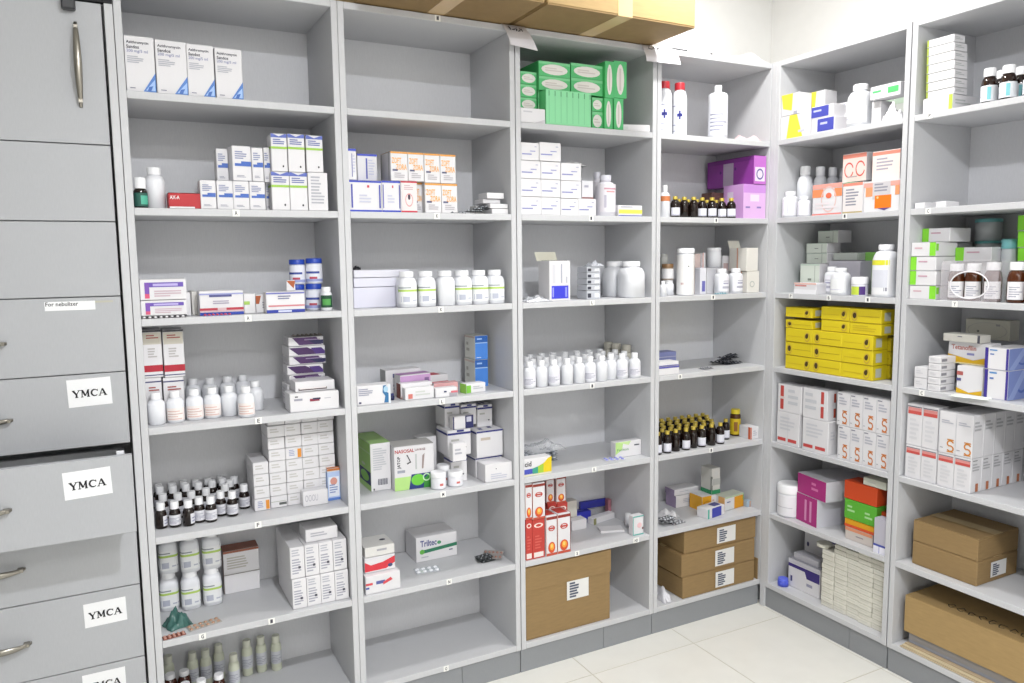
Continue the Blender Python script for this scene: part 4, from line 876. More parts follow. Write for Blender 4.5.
FX = [(529.6,387),(541.4,385.6),(553.8,385.8),(567,384.6),(579,383.4),(590,382.3),(601.4,381.3),(610.5,380),(621,379.2),(634.5,378.6)]
for i, (xc, yb) in enumerate(FX):
    bottle(xc, 12.4, 0, (SYR_L if i in (0,2,5,8,9) else SYR), f'small white bottle, {ORD[i]}, front row', d=[.008,.012,.008,.008,.01,.008,.006,.022,.012,.006][i], h=.083, r=.0202, group='small white bottles', name='small_bottle')
for k, (n, x0, x1, dd) in enumerate(((8, 533, 624, .06), (8, 527, 615, .11), (7, 530, 600, .16))):
    for i in range(n):
        bottle(x0+(x1-x0)*i/(n-1), 12, 0, SYR, f'small white bottle, {ORD[i]}, {DROW[k+1]}', d=dd+.003*((i*5)%3), h=.083, r=.0198, group='small white bottles', name='small_bottle')
for i, (xc, dd) in enumerate(((610,.2),(621,.152),(632,.108))):
    bottle(xc, 12, 0, mk(mat('b8b6ac', .4), mat('aeaba0', .4), capr=.85, caph=.25, sh=.08), f'dull beige lidded jar at the back, {["first","second","third"][i]} of three', d=dd, h=.1, r=.02, name='medicine_jar', cat='jar')
at(3, 5)
for i in range(5):
    blister(537, 452-i*4, .13, .06, f'silver blister sheet in clear sleeve, {["lowest","second up","third up","fourth up","topmost"][i]}', mat('aab0b8', .25, '', .5), mat('c3c8d0', .2, '', .3), 6, 3, [3,-5,6,-2,4][i], z=.0005+.0075*i, d=.16)
sheet(541, 440, .14, .1, .03, CLEAR, 'clear plastic sleeve over the silver blister sheets', 'plastic_sleeve', 'sleeve', 6, 4, z=.04, d=.16)
CID = [('f', Pg([(1,0),(1,1),(.86,.9),(.72,.66),(.5,.5),(.3,.3),(.3,0)], 'e3c81c')), ('f', Pg([(0,.12),(.3,.12),(.3,.42),(0,.4)], '4450b4')), ('f', Pg([(.3,.06),(.55,.06),(.55,.52),(.3,.42)], '3a9c84')), ('f', Pg([(.5,.04),(.7,.04),(.7,.62),(.5,.5)], '9cc43c')), ('f', Tx('cid', .02,.56,.26,.86, '3a3a40', 0, .02)), ('f', Rc(0,0,1,.1,'dcd8c0'))]
carton(524.2, 551.5, 458, 'white box with yellow and rainbow wave', CID, d=.01, D=.04, flap='r')
blister(609, 457.5, .075, .035, 'white and violet blister card lying flat', mat('c9cad4', .35), mat('8a8fd0', .3), 4, 2, -14, d=.045)
FER = [('f', Pg([(0,.2),(.25,.5),(.3,1),(0,1)], 'b8dc8c')), ('f', Pg([(.1,1),(.5,.75),(.6,1)], 'c8e4a0')), ('f', Tx('Feriton', .06,.42,.5,.58, '5f9a64', 0, .01)), ('f', Rc(.72,.66,.92,.74,'50545c'))]
carton(615.5, 643.5, 441, 'pale green and white box standing by side panel', FER, d=.05, D=.03, flap='r')
at(3, 6)
JUC = [('f', Rc(0,.9,1,.97,'8a2c22')), ('f', Ri(.5,.68,.3,.07,.3,'c04034')), ('f', Rc(.3,.66,.7,.7,'c04034')), ('f', El(.5,.2,.32,.14,'d0502c')), ('f', El(.52,.22,.2,.09,'ee9c34')), ('f', El(.5,.24,.09,.05,'f6d070')), ('f', Rc(0,0,1,.06,'c0503c')), ('t', Rc(.1,.1,.9,.9,'b8342c')), ('r', Rc(0,0,1,1,'a02820')), ('f', Rc(0,0,.03,1,'d8a090'))]
REDB = [('f', Rc(0,0,1,1,'bc3a32')), ('f', Rc(.1,.03,.9,.16,'e8dcd8')), ('f', Ri(.5,.86,.38,.06,.4,'f0dcd4')), ('f', Ln(.2,.22,.8,.6,5,'cc5a50'))]
a = carton(526, 532.4, 520.5, 'tall red carton back, against the side panel', REDB, d=.008, D=.07, body='c8463c')
b_ = carton(532.8, 544.6, 520, 'tall red carton back, second from side panel', REDB, d=.008, D=.07, body='c8463c')
carton(525.5, 532.3, 484, 'tall white carton with orange fruit, stacked upper first', JUC, d=.01, D=.07, on=a)
carton(532.7, 545.2, 483, 'tall white carton with orange fruit, stacked upper second', JUC, d=.01, D=.07, on=b_)
carton(545.2, 557.3, 515.8, 'tall white carton with orange fruit, front third', JUC, d=.006, D=.06)
carton(557.7, 570.4, 513.3, 'tall white carton with orange fruit, front fourth', JUC, d=.006, D=.06)
q = carton(548, 556.5, 503, 'red and white carton lying under the rear cartons', REDB, d=.09, D=.07, body='c8463c')
q9 = carton(557.5, 567.5, 503, 'red carton lying under the rear cartons', REDB, d=.09, D=.07, body='c8463c')
carton(546.5, 554.2, 477.5, 'tall white carton with orange fruit, rear one', JUC, d=.09, D=.06, on=q)
carton(554.6, 565.8, 476.5, 'tall white carton with orange fruit, rear outer one', JUC, d=.09, D=.06, on=q9)
k1 = carton(570, 591, 512.5, 'blue box lying flat in the heap', [('f', Ln(.2,.3,.7,.7,1,'a8aef0')), ('t', Ln(.2,.3,.8,.8,2,'a0a8f0'))], yb=521, D=.07, body='3a3fb8', flap='r')
carton(581, 606.5, 500.5, 'blue box tilted on top of the heap', [('f', Rc(.3,.2,.9,.7,'343aa0'))], d=k1.d+.02, D=.05, on=k1, body='3338a8', rz=-4, flap='r')
carton(563, 577, 501.5, 'beige and white box behind the blue boxes', [('f', Ln(.2,.2,.7,.6,2,'c0bcb0'))], d=.2, D=.05, body='d2d0c8', flap='r')
carton(572, 586.5, 520, 'small white box in front of the blue box', (), yb=530, D=.035, flap='r')
carton(591, 616, 516, 'long white box with greenish end', [('f', Rc(0,0,.12,1,'8a8a5c')), ('f', Rc(.12,0,1,.12,'c4c4cc'))], yb=522, D=.03, rz=12, flap='r')
carton(605, 625, 519.5, 'thin white folded carton lying flat', (), d=.075, D=.05, h=.008, rz=-20, flap=None, name='folded_carton', cat='medicine box')
carton(608.5, 612, 500, 'narrow pink-brown box behind the heap', (), d=.225, D=.03, body='a8707c')
carton(633, 643.5, 516, 'small white and teal box at the shelf front', [('f', Rc(0,0,1,.06,'5fb0a8')), ('f', Rc(0,.94,1,1,'5fb0a8')), ('f', El(.6,.5,.22,.14,'e8c0c4')), ('f', Rc(0,0,.06,1,'5fb0a8')), ('f', El(.9,.32,.08,.06,'7a4a4c'))], d=.018, D=.026)
bottle(628, 8.4, 509.8, mk(PLAST, CAPW, capr=.95, caph=.22, sh=.03), 'slim white pill tube by the side panel', yb=527.5, name='pill_tube', cat='bottle', h=.047, r=.0105)

# ================================================================ BAY 4
at(4, 1)
REDCAP = mk(PLAST, mat('b02a34', .35), capr=.72, caph=.13, sh=.12, label=LBL('eceef4', (.03,.62), 1.5, ((.36,.57,.6,.67,'2c3088'),(.44,.48,.52,.76,'2c3088'),(.1,.9,.8,.92,'8a8cb0'),(.1,.3,.6,.33,'b0b2c8'),(.1,.12,.7,.14,'a0a2b8'))))
SPOUT = mk(PLAST, CAPW, capr=.4, caph=.12, sh=.05, label=LBL('e6e8f0', (.08,.62), 1.3, LINES))
bottle(664, 15.5, 82, REDCAP, 'white antiseptic bottle with red cap, half behind the panel', d=.03)
bottle(679.2, 15, 83.5, REDCAP, 'white antiseptic bottle with red cap and blue cross, outer one', d=.03)
bottle(717.3, 20.5, 86, SPOUT, 'tall white bottle with narrow white spout cap', d=.02)
place(sheet_obj('paper_slip', .1, .12, .03, mat('ecd0d4', .6, 'crease'), 21), 'slip', 'paper_slip', full('pink and white paper slip lying at the panel'), 'paper', None, at_x(4, 745, .06, ZS[1]), .075, ZS[1]+.0005, 0)
at(4, 2)
bottle(664.7, 10.5, 185.5, mk(PLAST, CAPW, capr=.5, caph=.2, sh=.14, label=LBL('c87a4a', (.5,.66), 1.6)), 'small white bottle with orange band', d=.01)
for i, xc in enumerate((675,684,692.5,701.8,711.7,721.5,728)):
    bottle(xc, 8.8, 191.5, YDROP if i > 2 or i == 0 else YDROP_N, f'small dark bottle with gold cap, {ORD[i]}, front row', d=.008+.012*(i%2), group='dark bottles with gold caps', name='dropper_bottle', h=.07, r=.0165)
for i, xc in enumerate((679,688,697,706.5,716)):
    bottle(xc, 8.8, 191.5, YDROP_N, f'small dark bottle with gold cap, {ORD[i]}, second row', d=.055+.01*(i%2), group='dark bottles with gold caps', name='dropper_bottle', h=.066, r=.0138)
PUR = [('l', Rc(0,0,1,1,'8c3a98')), ('l', Rc(.36,.0,.58,1,'b9a8c0')), ('l', Rc(.0,.85,1,1,'7c3088')), ('l', El(.3,.55,.02,.06,'5c2a78')), ('l', El(.62,.62,.02,.06,'5c2a78')), ('f', Rc(0,0,1,1,'c070c8')), ('f', Rc(.1,.1,.9,.6,'e8d8f0')), ('f', Ri(.5,.35,.3,.2,.3,'6a6a98')), ('t', Rc(0,0,1,1,'8c3a98'))]
PNK = [('f', Rc(0,0,1,1,'dcb4e2')), ('f', Rc(0,.75,1,1,'c890d8')), ('f', Rc(.1,.3,.3,.35,'8a78b8')), ('f', Rc(.6,.3,.8,.35,'8a78b8')), ('l', Rc(0,0,1,1,'cfa0da')), ('l', Rc(.2,.2,.5,.8,'d8c8e0')), ('f', Rc(.3,.5,.7,.7,'e8d8ee'))]
q = carton(743, 765, 184.5, 'pink and lilac carton, lower of two against the panel', PNK, d=.012, D=.1, body='d0a0d8', name='purple_carton', flap=None)
carton(753.5, 765.5, 156, 'long purple carton with grey band, upper of two', PUR, d=.01, D=.24, on=q, body='9a48a4', name='purple_carton', flap=None)
q = carton(712, 728, 193, 'dark brown box hidden behind the gold-capped bottles', (), d=.12, D=.06, body='6a4a44')
at(4, 3)
BRJ = mk(mat('a89888', .4), mat('8a6a48', .4), sq=2, capr=.98, caph=.24, sh=.03, label=LBL('dcdcde', (.08,.7), 1.6))
q = bottle(668, 12, 280, mk(PLAST, CAPW, capr=.85, caph=.22, sh=.05), 'squat white jar beneath the tan-lidded jar', d=.06, name='medicine_jar', cat='jar')
bottle(667.5, 12.5, 264, BRJ, 'small jar with tan lid standing on the white jar', d=.06, on=q, name='medicine_jar', cat='jar')
bottle(662.8, 7.5, 281, SYR, 'small white bottle at the shelf front by the panel', d=.01, name='small_bottle')
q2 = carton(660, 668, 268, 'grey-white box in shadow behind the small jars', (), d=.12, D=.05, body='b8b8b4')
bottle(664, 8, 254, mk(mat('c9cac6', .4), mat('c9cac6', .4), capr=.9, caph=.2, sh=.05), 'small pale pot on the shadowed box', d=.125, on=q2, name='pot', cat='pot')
TUBE = mk(PLAST, CAPW, capr=1.0, caph=.1, sh=.012, rib=.0, label=LBL('eeeeee', (.02,.86), 1.6, ((.55,.7,.6,.73,'6a6a70'),(.3,.25,.4,.3,'c8a8a8'))))
bottle(685.2, 18, 248.5, TUBE, 'tall white cylindrical tub', d=.008, name='medicine_tub', cat='tub')
carton(694.5, 700, 254, 'narrow pale pink box behind the tall tub', (), d=.08, D=.05, body='d8c4c0')
q = carton(700, 706, 268, 'white box with violet print, narrow', [('f', Rc(.3,.1,.8,.5,'6a6ab0'))], d=.05, D=.05, body='dcdce4')
carton(701, 705.5, 253, 'pink-edged white box, upper narrow one', [('f', Rc(0,0,.3,1,'d8a8a4'))], d=.07, D=.04, on=q)
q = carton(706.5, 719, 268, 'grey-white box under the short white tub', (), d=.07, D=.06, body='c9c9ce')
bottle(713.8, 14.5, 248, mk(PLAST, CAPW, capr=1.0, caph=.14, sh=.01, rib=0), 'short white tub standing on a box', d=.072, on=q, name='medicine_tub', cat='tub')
carton(722, 731, 256, 'white box with pink print behind the two bottles', [('f', Rc(.3,.1,.8,.3,'d49a98')), ('f', Rc(.1,.6,.6,.8,'c8b0b0'))], d=.12, D=.05)
TWOB = mk(PLAST, CAPW, sq=2.6, capr=.72, caph=.17, sh=.1, label=LBL('ebebf2', (.1,.68), 1.2, ((.25,.2,.75,.35,'b4b4c4'),(.3,.5,.7,.6,'a8a8c0'),(.3,.68,.7,.74,'b4b4c4'))))
bottle(721.3, 15, 268.7, TWOB, 'small white bottle, nearer the tall tub', d=.012, name='small_bottle')
bottle(735.3, 15, 268.5, TWOB, 'small white bottle, nearer the stacked boxes', d=.012, name='small_bottle')
q = carton(747, 759, 271.5, 'cream box, lower of two by the panel', [('f', Ri(.4,.4,.2,.15,.3,'b8bcb8')), ('l', Rc(.55,0,.62,1,'d8a48c'))], d=.02, D=.07, body='e2dfd8')
q = carton(746.5, 757.8, 248, 'cream box with open top, upper of two', [('l', Rc(.45,0,.52,1,'d8a48c'))], d=.02, D=.09, on=q, body='e2dfd8', name='open_box', flap=None)
fo = [o for o in bpy.data.objects if o.name.startswith('open_box')][-1]
f_ = MB(); f_.cbox(-q.w/2, q.w/2, -.0005, .0005, 0, .03, mat('d9d6ca', .6), .0002); f_ = f_.build('raised_flap', fo, True); f_.location = (0, q.D/2-.001, q.h); f_.rotation_euler = (-.35, 0, 0)
blister(706, 293.5, .055, .02, 'teal blister pack lying in front of the boxes', mat('8fb0b8', .3), mat('6f98a4', .3), 5, 1, 0, d=.011)
at(4, 4)
q = carton(657.5, 679, 366.5, 'thin white box, lowest by the panel', [('f', Rc(0,.8,1,1,'5a5aa8'))], d=.004, D=.05, flap='r')
carton(658, 678.8, 362, 'thin white box with blue lower edge', [('f', Rc(0,0,1,.18,'5a5aa8'))], d=.006, D=.05, on=q, flap='r')
q = carton(659, 676, 352, 'slate blue box behind the thin white boxes', [('f', Rc(0,.7,1,.75,'b0b4d0'))], d=.1, D=.05, body='7f86b8', flap='r')
for i in range(5):
    blister(716+i*4, 361.5-i*.4, .075, .035, f'black foil blister pack, {["lowest","second up","third up","fourth up","topmost"][i]} in the heap', mat('26282e', .3, '', .5), mat('4a4d55', .25, '', .5), 5, 2, [5,-25,20,-10,30][i], z=.0065*i, d=.1+.008*i)
blister(690, 366, .05, .03, 'grey foil blister pack lying alone near the thin boxes', mat('6a6c72', .3, '', .6), mat('8a8c92', .25, '', .6), 4, 2, 10, d=.05)
blister(741, 362, .05, .03, 'grey foil blister pack beside the panel', mat('6a6c72', .3, '', .6), mat('8a8c92', .25, '', .6), 4, 2, -30, d=.12)
at(4, 5)
FR = [(657,9),(667,8),(675.5,14),(685.8,10),(693,20),(701.5,16),(711.2,16),(720,18)]
for i, (xc, dd) in enumerate(FR):
    bottle(xc, 8.8, 0, YDROP if i in (0,1,3,5,7) else YDROP_N, f'dark bottle, gold cap, {ORD[i]}, front row', d=.004+dd*.0008, h=.078, r=.0155, group='dark bottles with gold caps, fifth shelf', name='dropper_bottle')
for k in range(5):
    n = 7; x0, x1 = 662-k*.2, 712-k*2.4
    for i in range(n):
        bottle(x0+(x1-x0)*i/(n-1)+(k%2)*1.5, 8.8, 0, YDROP_N if (i+k)%3 else YDROP, f'dark bottle, gold cap, {ORD[i]}, {DROW[k+1]}', d=.046+.034*k+.003*(i%2), h=.078, r=.0155, group='dark bottles with gold caps, fifth shelf', name='dropper_bottle')
bottle(725.3, 8.2, 0, YDROP, 'dark bottle, gold cap, standing apart beside the yellow-labelled one', d=.06, h=.078, r=.0155, name='dropper_bottle')
bottle(735, 11, 409, mk(mat('4a2c12', .15), mat('d8c42c', .35), capr=.88, caph=.17, sh=.03, label=LBL('d8bc24', (.06,.66), 1.7, ((.4,.2,.6,.8,'8a5a20'),))), 'taller bottle with yellow cap and yellow label', d=.085, name='syrup_bottle')
carton(750.5, 761, 427, 'small white box with red stripe by the panel', [('f', Rc(.0,0,.12,1,'c8603c')), ('l', Rc(.8,0,1,1,'c8603c')), ('f', Ln(.3,.2,.8,.7,3,'b8b8c0'))], d=.02, D=.06)
at(4, 6)
for i in range(3):
    blister(669-i, 519-i*6, .06, .035, f'silver blister pack, {["lowest","middle","topmost"][i]} in the pile by the panel', mat('9a9da2', .25, '', .6), mat('b4b7bc', .25, '', .6), 4, 2, [5,-15,12][i], z=.012*i, d=.05)
sheet(667, 508, .06, .07, .03, CR, 'crumpled pale paper wrapper on the pile', 'paper_wrapper', 'wrapper', 14, 15, d=.12)
q = carton(676, 699, 494.5, 'white box with violet end, lower of two', [('f', Ln(.3,.3,.9,.7,3,'b8bac4')), ('l', Rc(0,0,1,1,'9a8aa8'))], yb=506, D=.06, flap='r')
carton(674.5, 698.5, 488, 'flat white box with violet end, upper of two', [('f', Ln(.2,.4,.8,.6,1,'b8bac4')), ('l', Rc(0,0,1,1,'9a8aa8'))], d=q.d+.004, D=.055, on=q, flap='r')
YB = [('f', Rc(0,0,.65,1,'e0a420')), ('f', Ri(.35,.4,.3,.3,.3,'c88c1c')), ('l', Rc(0,0,1,1,'e0a420')), ('f', Ln(.72,.3,.92,.7,2,'c8a8a0'))]
q = carton(702, 716, 496, 'white and yellow box beneath the tall grey box', YB, yb=510.5, D=.07)
TG = [('f', Rc(0,0,1,.16,'2c8a5a')), ('l', Rc(0,0,1,.16,'2c8a5a')), ('f', Rc(0,.16,.08,.7,'2a3a34')), ('l', Rc(.92,.16,1,.7,'2a3a34')), ('f', Rc(.0,.35,1,.6,'b0b2ae')), ('f', Rc(.3,.7,.7,.9,'c8c8c4'))]
carton(711.5, 720, 468.5, 'tall grey and white box with green base', TG, d=q.d+.004, D=.06, on=q, body='c9c8c2')
WY = [('f', Rc(.5,0,1,.88,'e09c1c')), ('f', Ln(.1,.5,.4,.65,1,'5c6a90')), ('f', Rc(0,.9,1,1,'b8cca8')), ('f', Rc(.0,.05,.45,.35,'dce0e0')), ('t', Rc(0,0,1,1,'cfd4c4')), ('f', Rc(.95,.5,1,.88,'7fae70')), ('l', Rc(.4,0,1,1,'e0b070'))]
carton(722.5, 744, 495.5, 'white and amber box at the shelf front', WY, yb=509, D=.05, rz=8)
carton(705, 725.5, 507.5, 'thin white box with blue centre, lying flat', [('f', Rc(.25,0,.8,1,'3c44a8')), ('f', Rc(0,0,.1,1,'58b0a0')), ('t', Rc(.5,.2,.9,.8,'4a4a8c'))], yb=517, D=.05, rz=10, flap='r')
carton(746, 751, 501, 'small blue sachet by the panel', [('f', Rc(.6,0,.8,1,'d8903c'))], d=.05, D=.02, body='a4bcd0', name='sachet', cat='sachet')
at(4, 7)
def cardbox(u0, u1, d, D, z0, z1, lab, m=CARD, label=None, side=None, seam=None, b=None, flaps='t', name='cardboard_box', zabs=False, tape=True):
    b = cur[0]; w, h = u1-u0, z1-z0; q = MB(); q.cbox(-w/2, w/2, -D/2, D/2, 0, h, m, .0018); o = q.build(name, None, True)
    f = MB(); f.cbox(-w/2+.001, w/2-.001, -D/2+.001, -.0012, h+.0002, h+.0032, m, .0005); f.build('lid_flap', o, True)
    f = MB(); f.cbox(-w/2+.001, w/2-.001, .0012, D/2-.001, h+.0002, h+.0032, m, .0005); f.build('lid_flap', o, True)
    if seam:
        for s_ in seam:
            f = MB(); f.cbox(-w/2-.0022, w/2+.0022, -D/2-.0026, D/2+.0022, h*s_, h-.0003, m, .0008); f.build('lid_sleeve', o, True)
    if label:
        x0, z0_, x1, z1_, face = label; f = MB(); fn = face_fn(face, w, D, h); W_ = mat('e4e4e2', .6); K_ = mat('4c5468', .6)
        vs = [(x0,z0_),(x1,z0_),(x1,z1_),(x0,z1_)]; f.add([fn(a, c_, .0022) for a, c_ in vs], [(0,1,2,3)], W_)
        r = random.Random(3); n = 6
        for i in range(n):
            ya = z0_+(z1_-z0_)*(.1+.8*i/n); e = x0+(x1-x0)*(.35+.3*r.random()); s0 = x0+(x1-x0)*.12
            f.add([fn(a, c_, .0025) for a, c_ in ((s0,ya),(e,ya),(e,ya+(z1_-z0_)*.09),(s0,ya+(z1_-z0_)*.09))], [(0,1,2,3)], K_)
        f.build('paper_label', o)
    if tape:
        f = MB(); f.box(-w/2+.0, w/2-.0, -.02, .02, h+.0034, h+.0038, mat('c9b184', .25)); f.build('tape', o)
    o.location = W(b, (u0+u1)/2, d+D/2, z0); o.rotation_euler = (0, 0, frame(b)[3])
    return tag(o, lab, 'cardboard box')
z7 = ZS[7]
def U(px, d, z): return at_x(cur[0], px, d, z)
def Z(px, d, py): return at_y(cur[0], U(px, d, z7), d, py)
zz = z7+.0005; hs = [.0775, .079, .0788]
e = [(682.5,754,.006),(681.5,754.5,.006),(684,755.5,.010)]
for i in range(3):
    x0, x1, d = e[i]; u0, u1 = U(x0, d, zz), U(x1, d, zz)
    cardbox(u0, u1, d, .245, zz, zz+hs[i], full(f'brown cardboard box with paper label, {["lowest","middle","topmost"][i]} of three'), label=(.44,.14,.7,.9,'f'))
    zz += hs[i]+.0042
q = MB(); q.cbox(-.0015, .0015, -.0, .05, 0, .082, CARD, .0004); o = q.build('cardboard_flap_piece', None, True); o.location = W(4, U(757.5,.003,z7), .004, z7+.0005); o.rotation_euler = (0,0,.0); tag(o, full('small brown cardboard piece leaning beside the boxes'), 'cardboard piece')
sheet(660, 598, .04, .1, .05, mat('d4d4da', .4), 'crumpled white plastic bag behind the panel', 'plastic_bag', 'bag', 31, 0, d=.06)

# ================================================================ BAY 5
at(5, 1)
YW = [('f', Pg([(.2,0),(.75,0),(.55,1),(.3,1)], 'ecdc4a')), ('f', Ln(.6,.1,.95,.3,1,'c8c8d4')), ('l', Rc(0,0,1,1,'e8e8e4'))]
YW2 = [('f', Pg([(.1,.35),(.6,.2),(.65,1),(.0,1)], 'ecdc4a')), ('f', Rc(.7,.0,.9,.15,'a8a8b8'))]
BL = [('f', Rc(0,.1,.8,.95,'4a50b0')), ('f', Ln(.1,.4,.7,.7,1,'c0c4e8'))]
BL2 = [('f', Rc(.28,.1,.98,.95,'4a50b0')), ('f', Ln(.4,.4,.9,.7,1,'c0c4e8'))]
q = carton(780.5, 810, 114.5, 'white box with yellow stripe, lower front', YW, d=.008, D=.08)
carton(781, 799, 94, 'white box with yellow corner, nearer the corner panel', YW2, d=.008, D=.06, on=q)
carton(801, 824.5, 92.5, 'white box with yellow corner, upper outer one', YW2, d=.075, D=.06, on=q)
q2 = carton(811, 834, 118, 'white box with blue panel, lower one', BL2, d=.008, D=.06, flap='r')
q3 = carton(811, 833, 105.5, 'white box with blue panel, upper one', BL, d=.012, D=.06, on=q2, flap='r')
carton(835, 847, 103, 'white box with navy letters at the back', [('f', Rc(.1,.5,.3,.95,'4a50a0')), ('f', Rc(.6,.5,.75,.95,'4a50a0'))], d=.07, D=.05)
carton(834.5, 846, 112, 'white box with red mark beside the large bottle', [('f', Pg([(.8,.4),(1,.6),(.9,.1)], 'c05048')), ('f', Rc(.78,.5,1,.8,'7a3a48'))], d=.03, D=.04)
LB = mk(PLAST, CAPW, sq=3, capr=.68, caph=.14, sh=.16, label=LBL('eceef0', (.1,.6), 1.3, ((.2,.2,.8,.24,'c8c8d8'),)))
bottle(859.5, 27, 85, LB, 'large white bottle, overlit, in the middle', d=.012, name='medicine_bottle')
q = carton(871, 880, 101.5, 'plain white box carrying the green-lettered box', (), d=.03, D=.06)
carton(870, 900, 84.5, 'white box with green lettering, raised high', [('f', Ln(.08,.35,.55,.65,1,'62c47c')), ('f', Rc(.6,.3,.95,.75,'58c070'))], d=.01, D=.05, on=q, flap='r')
q = carton(884, 903, 99, 'grey-green box under glare at the back', [('f', Rc(0,.8,1,1,'b8ccb8'))], d=.14, D=.06, body='c9cec8')
place(sheet_obj('plastic_bag', .055, .05, .06, mat('f0f0f2', .5, 'crease'), 41), 'bg5', 'plastic_bag', full('white crumpled bag glaring beside the panel'), 'bag', None, at_x(5, 893.5, .03, ZS[1]), .032, ZS[1]+.0005, 0)
at(5, 2)
VB = mk(PLAST, CAPW, sq=2.2, capr=.66, caph=.17, sh=.1, label=LBL('eeeef4', (.08,.62), 1.4, ((.1,.1,.14,.9,'c8c8d8'),(.4,.1,.44,.9,'d0d0dc'))))
bottle(787.3, 17.5, 192, VB, 'white bottle at the shelf front, nearest the corner', d=.006, name='small_bottle')
bottle(804, 14.5, 196.5, VB, 'white bottle at the shelf front, second', d=.008, name='small_bottle')
for i, (xc, yt, dd) in enumerate(((804,166.5,.07),(817,167,.11),(828,167.6,.15),(838,168.5,.19))):
    bottle(xc, 16.5-i*1.6, yt, HDPE, f'tall white bottle, {["first","second","third","fourth"][i]} of the row running backwards', d=dd)
OC = [('f', Rc(0,.86,1,1,'e8a498')), ('f', Rc(0,.58,.38,.84,'ee9060')), ('f', Rc(.75,.58,1,.84,'ee9060')), ('f', Ri(.56,.5,.26,.42,.12,'e0c0bc')), ('f', El(.56,.62,.1,.09,'e07050')), ('f', Ln(.1,.15,.9,.4,2,'e4dce0')), ('f', Rc(0,0,1,.05,'dc8078'))]
OR1 = [('f', Rc(0,.84,1,.98,'e08a78')), ('f', Ri(.27,.42,.2,.28,.2,'d25a50',.3,6.0)), ('f', Ri(.75,.44,.2,.28,.2,'d25a50',.3,6.0)), ('f', Ln(.2,.1,.9,.2,1,'b8a8a8')), ('f', Rc(0,0,1,1,'e9d3cc'))]
OR1 = [OR1[-1]]+OR1[:-1]
OR2 = [('f', Rc(0,0,1,1,'ecdcd6')), ('f', Rc(0,.86,1,.98,'e08a78')), ('f', Ln(.15,.3,.8,.76,4,'a8a4b0')), ('l', Rc(0,.5,1,1,'a8502c'))]
GT = [('f', Rc(0,0,1,1,'e2dcdc')), ('f', Rc(0,.9,1,1,'dc8a78')), ('f', Ln(.15,.2,.85,.8,6,'8f8f9c')), ('f', Rc(0,0,1,.05,'b8a87c'))]
q = carton(812, 841.5, 184, 'white box with orange patches and round emblem', OC, d=.02, D=.07)
qq = carton(842.5, 862, 183, 'grey box of small print at the shelf front', GT, d=.006, D=.05)
OP = [('f', Rc(0,.8,1,.95,'e8a498')), ('f', Rc(.05,.5,.3,.8,'ee9a6c')), ('f', Rc(.88,.5,1,.8,'ee9a6c')), ('f', Rc(.25,.4,.75,.95,'c9c6ca')), ('f', Ln(.3,.6,.7,.9,3,'8f8f9c')), ('f', Rc(.32,.1,.78,.52,'ee7a1c')), ('f', Pg([(.4,.1),(.75,.1),(.6,.02)], '5a4a8c')), ('f', El(.4,.45,.03,.04,'f8c898'))]
q3 = carton(862.5, 899, 180.5, 'white box with bright orange square', OP, d=.012, D=.07)
carton(842.5, 866, 153.5, 'pale orange box with two red rings, upper tier', OR1, d=.05, D=.05, on=q)
carton(872, 899.5, 150.5, 'pale orange box with small print, upper tier', OR2, d=.03, D=.05, on=q3)
carton(866.3, 872, 152.5, 'rust-brown box end between the pale orange boxes', (), d=.07, D=.05, on=q3, body='a8502c')
sheet(851, 182, .07, .02, .006, mat('6f9a78', .4), 'green leaf-patterned slip on the grey box', 'paper_slip', 'paper', 44, 0, z=qq.z1-ZS[2]+.0004, d=.03)
at(5, 3)
PG = [('f', Rc(0,0,1,1,'ced6cc')), ('l', Rc(0,0,1,1,'a8c8ae')), ('f', Rc(.74,0,.77,1,'a0a8a0')), ('f', Ln(.4,.35,.7,.5,1,'7c847c')), ('f', Rc(0,.94,1,1,'b8c8bc'))]
q0 = carton(794, 816, 283, 'low white box with red lettering at the corner panel', [('f', Ln(.05,.55,.9,.8,1,'d08a86')), ('f', Rc(0,0,1,.4,'ebebef')), ('f', Rc(0,.85,1,1,'e8c0b8'))], d=.008, D=.05, flap='r')
q = carton(800, 819, 264, 'pale green box, lowest of the stepped stack', PG, d=.075, D=.07)
q1 = carton(806.5, 827, 253.5, 'pale green box, second of the stepped stack', PG, d=.12, D=.07, on=q)
q1 = carton(806.5, 827, 243.5, 'pale green box, third of the stepped stack', PG, d=.12, D=.07, on=q1)
q1 = carton(818, 838, 231, 'pale green box, topmost of the stepped stack', PG, d=.15, D=.07, on=q1)
g2 = carton(827.5, 859, 261, 'long grey-lilac box with dark lettering', [('f', Ln(.15,.55,.6,.75,1,'6a6a78')), ('f', Rc(.0,.0,1,.06,'a8a8b4'))], d=.11, D=.06, body='c2c0ca', flap='r')
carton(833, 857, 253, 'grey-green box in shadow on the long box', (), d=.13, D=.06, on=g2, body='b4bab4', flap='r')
carton(860, 871, 252.5, 'lime green box standing behind the tub', [('f', Rc(0,0,1,1,'86c45c')), ('f', Rc(.2,.3,.8,.6,'b8dc90'))], d=.15, D=.05, body='86c45c')
bottle(823.8, 15.5, 267, TWOB, 'white bottle with printed label, inner of two', d=.02, name='small_bottle')
bottle(840.3, 21, 268, LB, 'white bottle, outer and wider of two', d=.008, name='small_bottle')
bottle(859.5, 17, 277, mk(PLAST, CAPW, capr=1.03, caph=.38, sh=.01, rib=.01, label=LBL('d8d8e4', (.04,.56), 1.6, ((.1,.05,.5,.9,'c4d84a'),(.5,.05,.75,.9,'4a2c78')))), 'small white tub with lime and purple label', d=.01, name='medicine_tub', cat='tub')
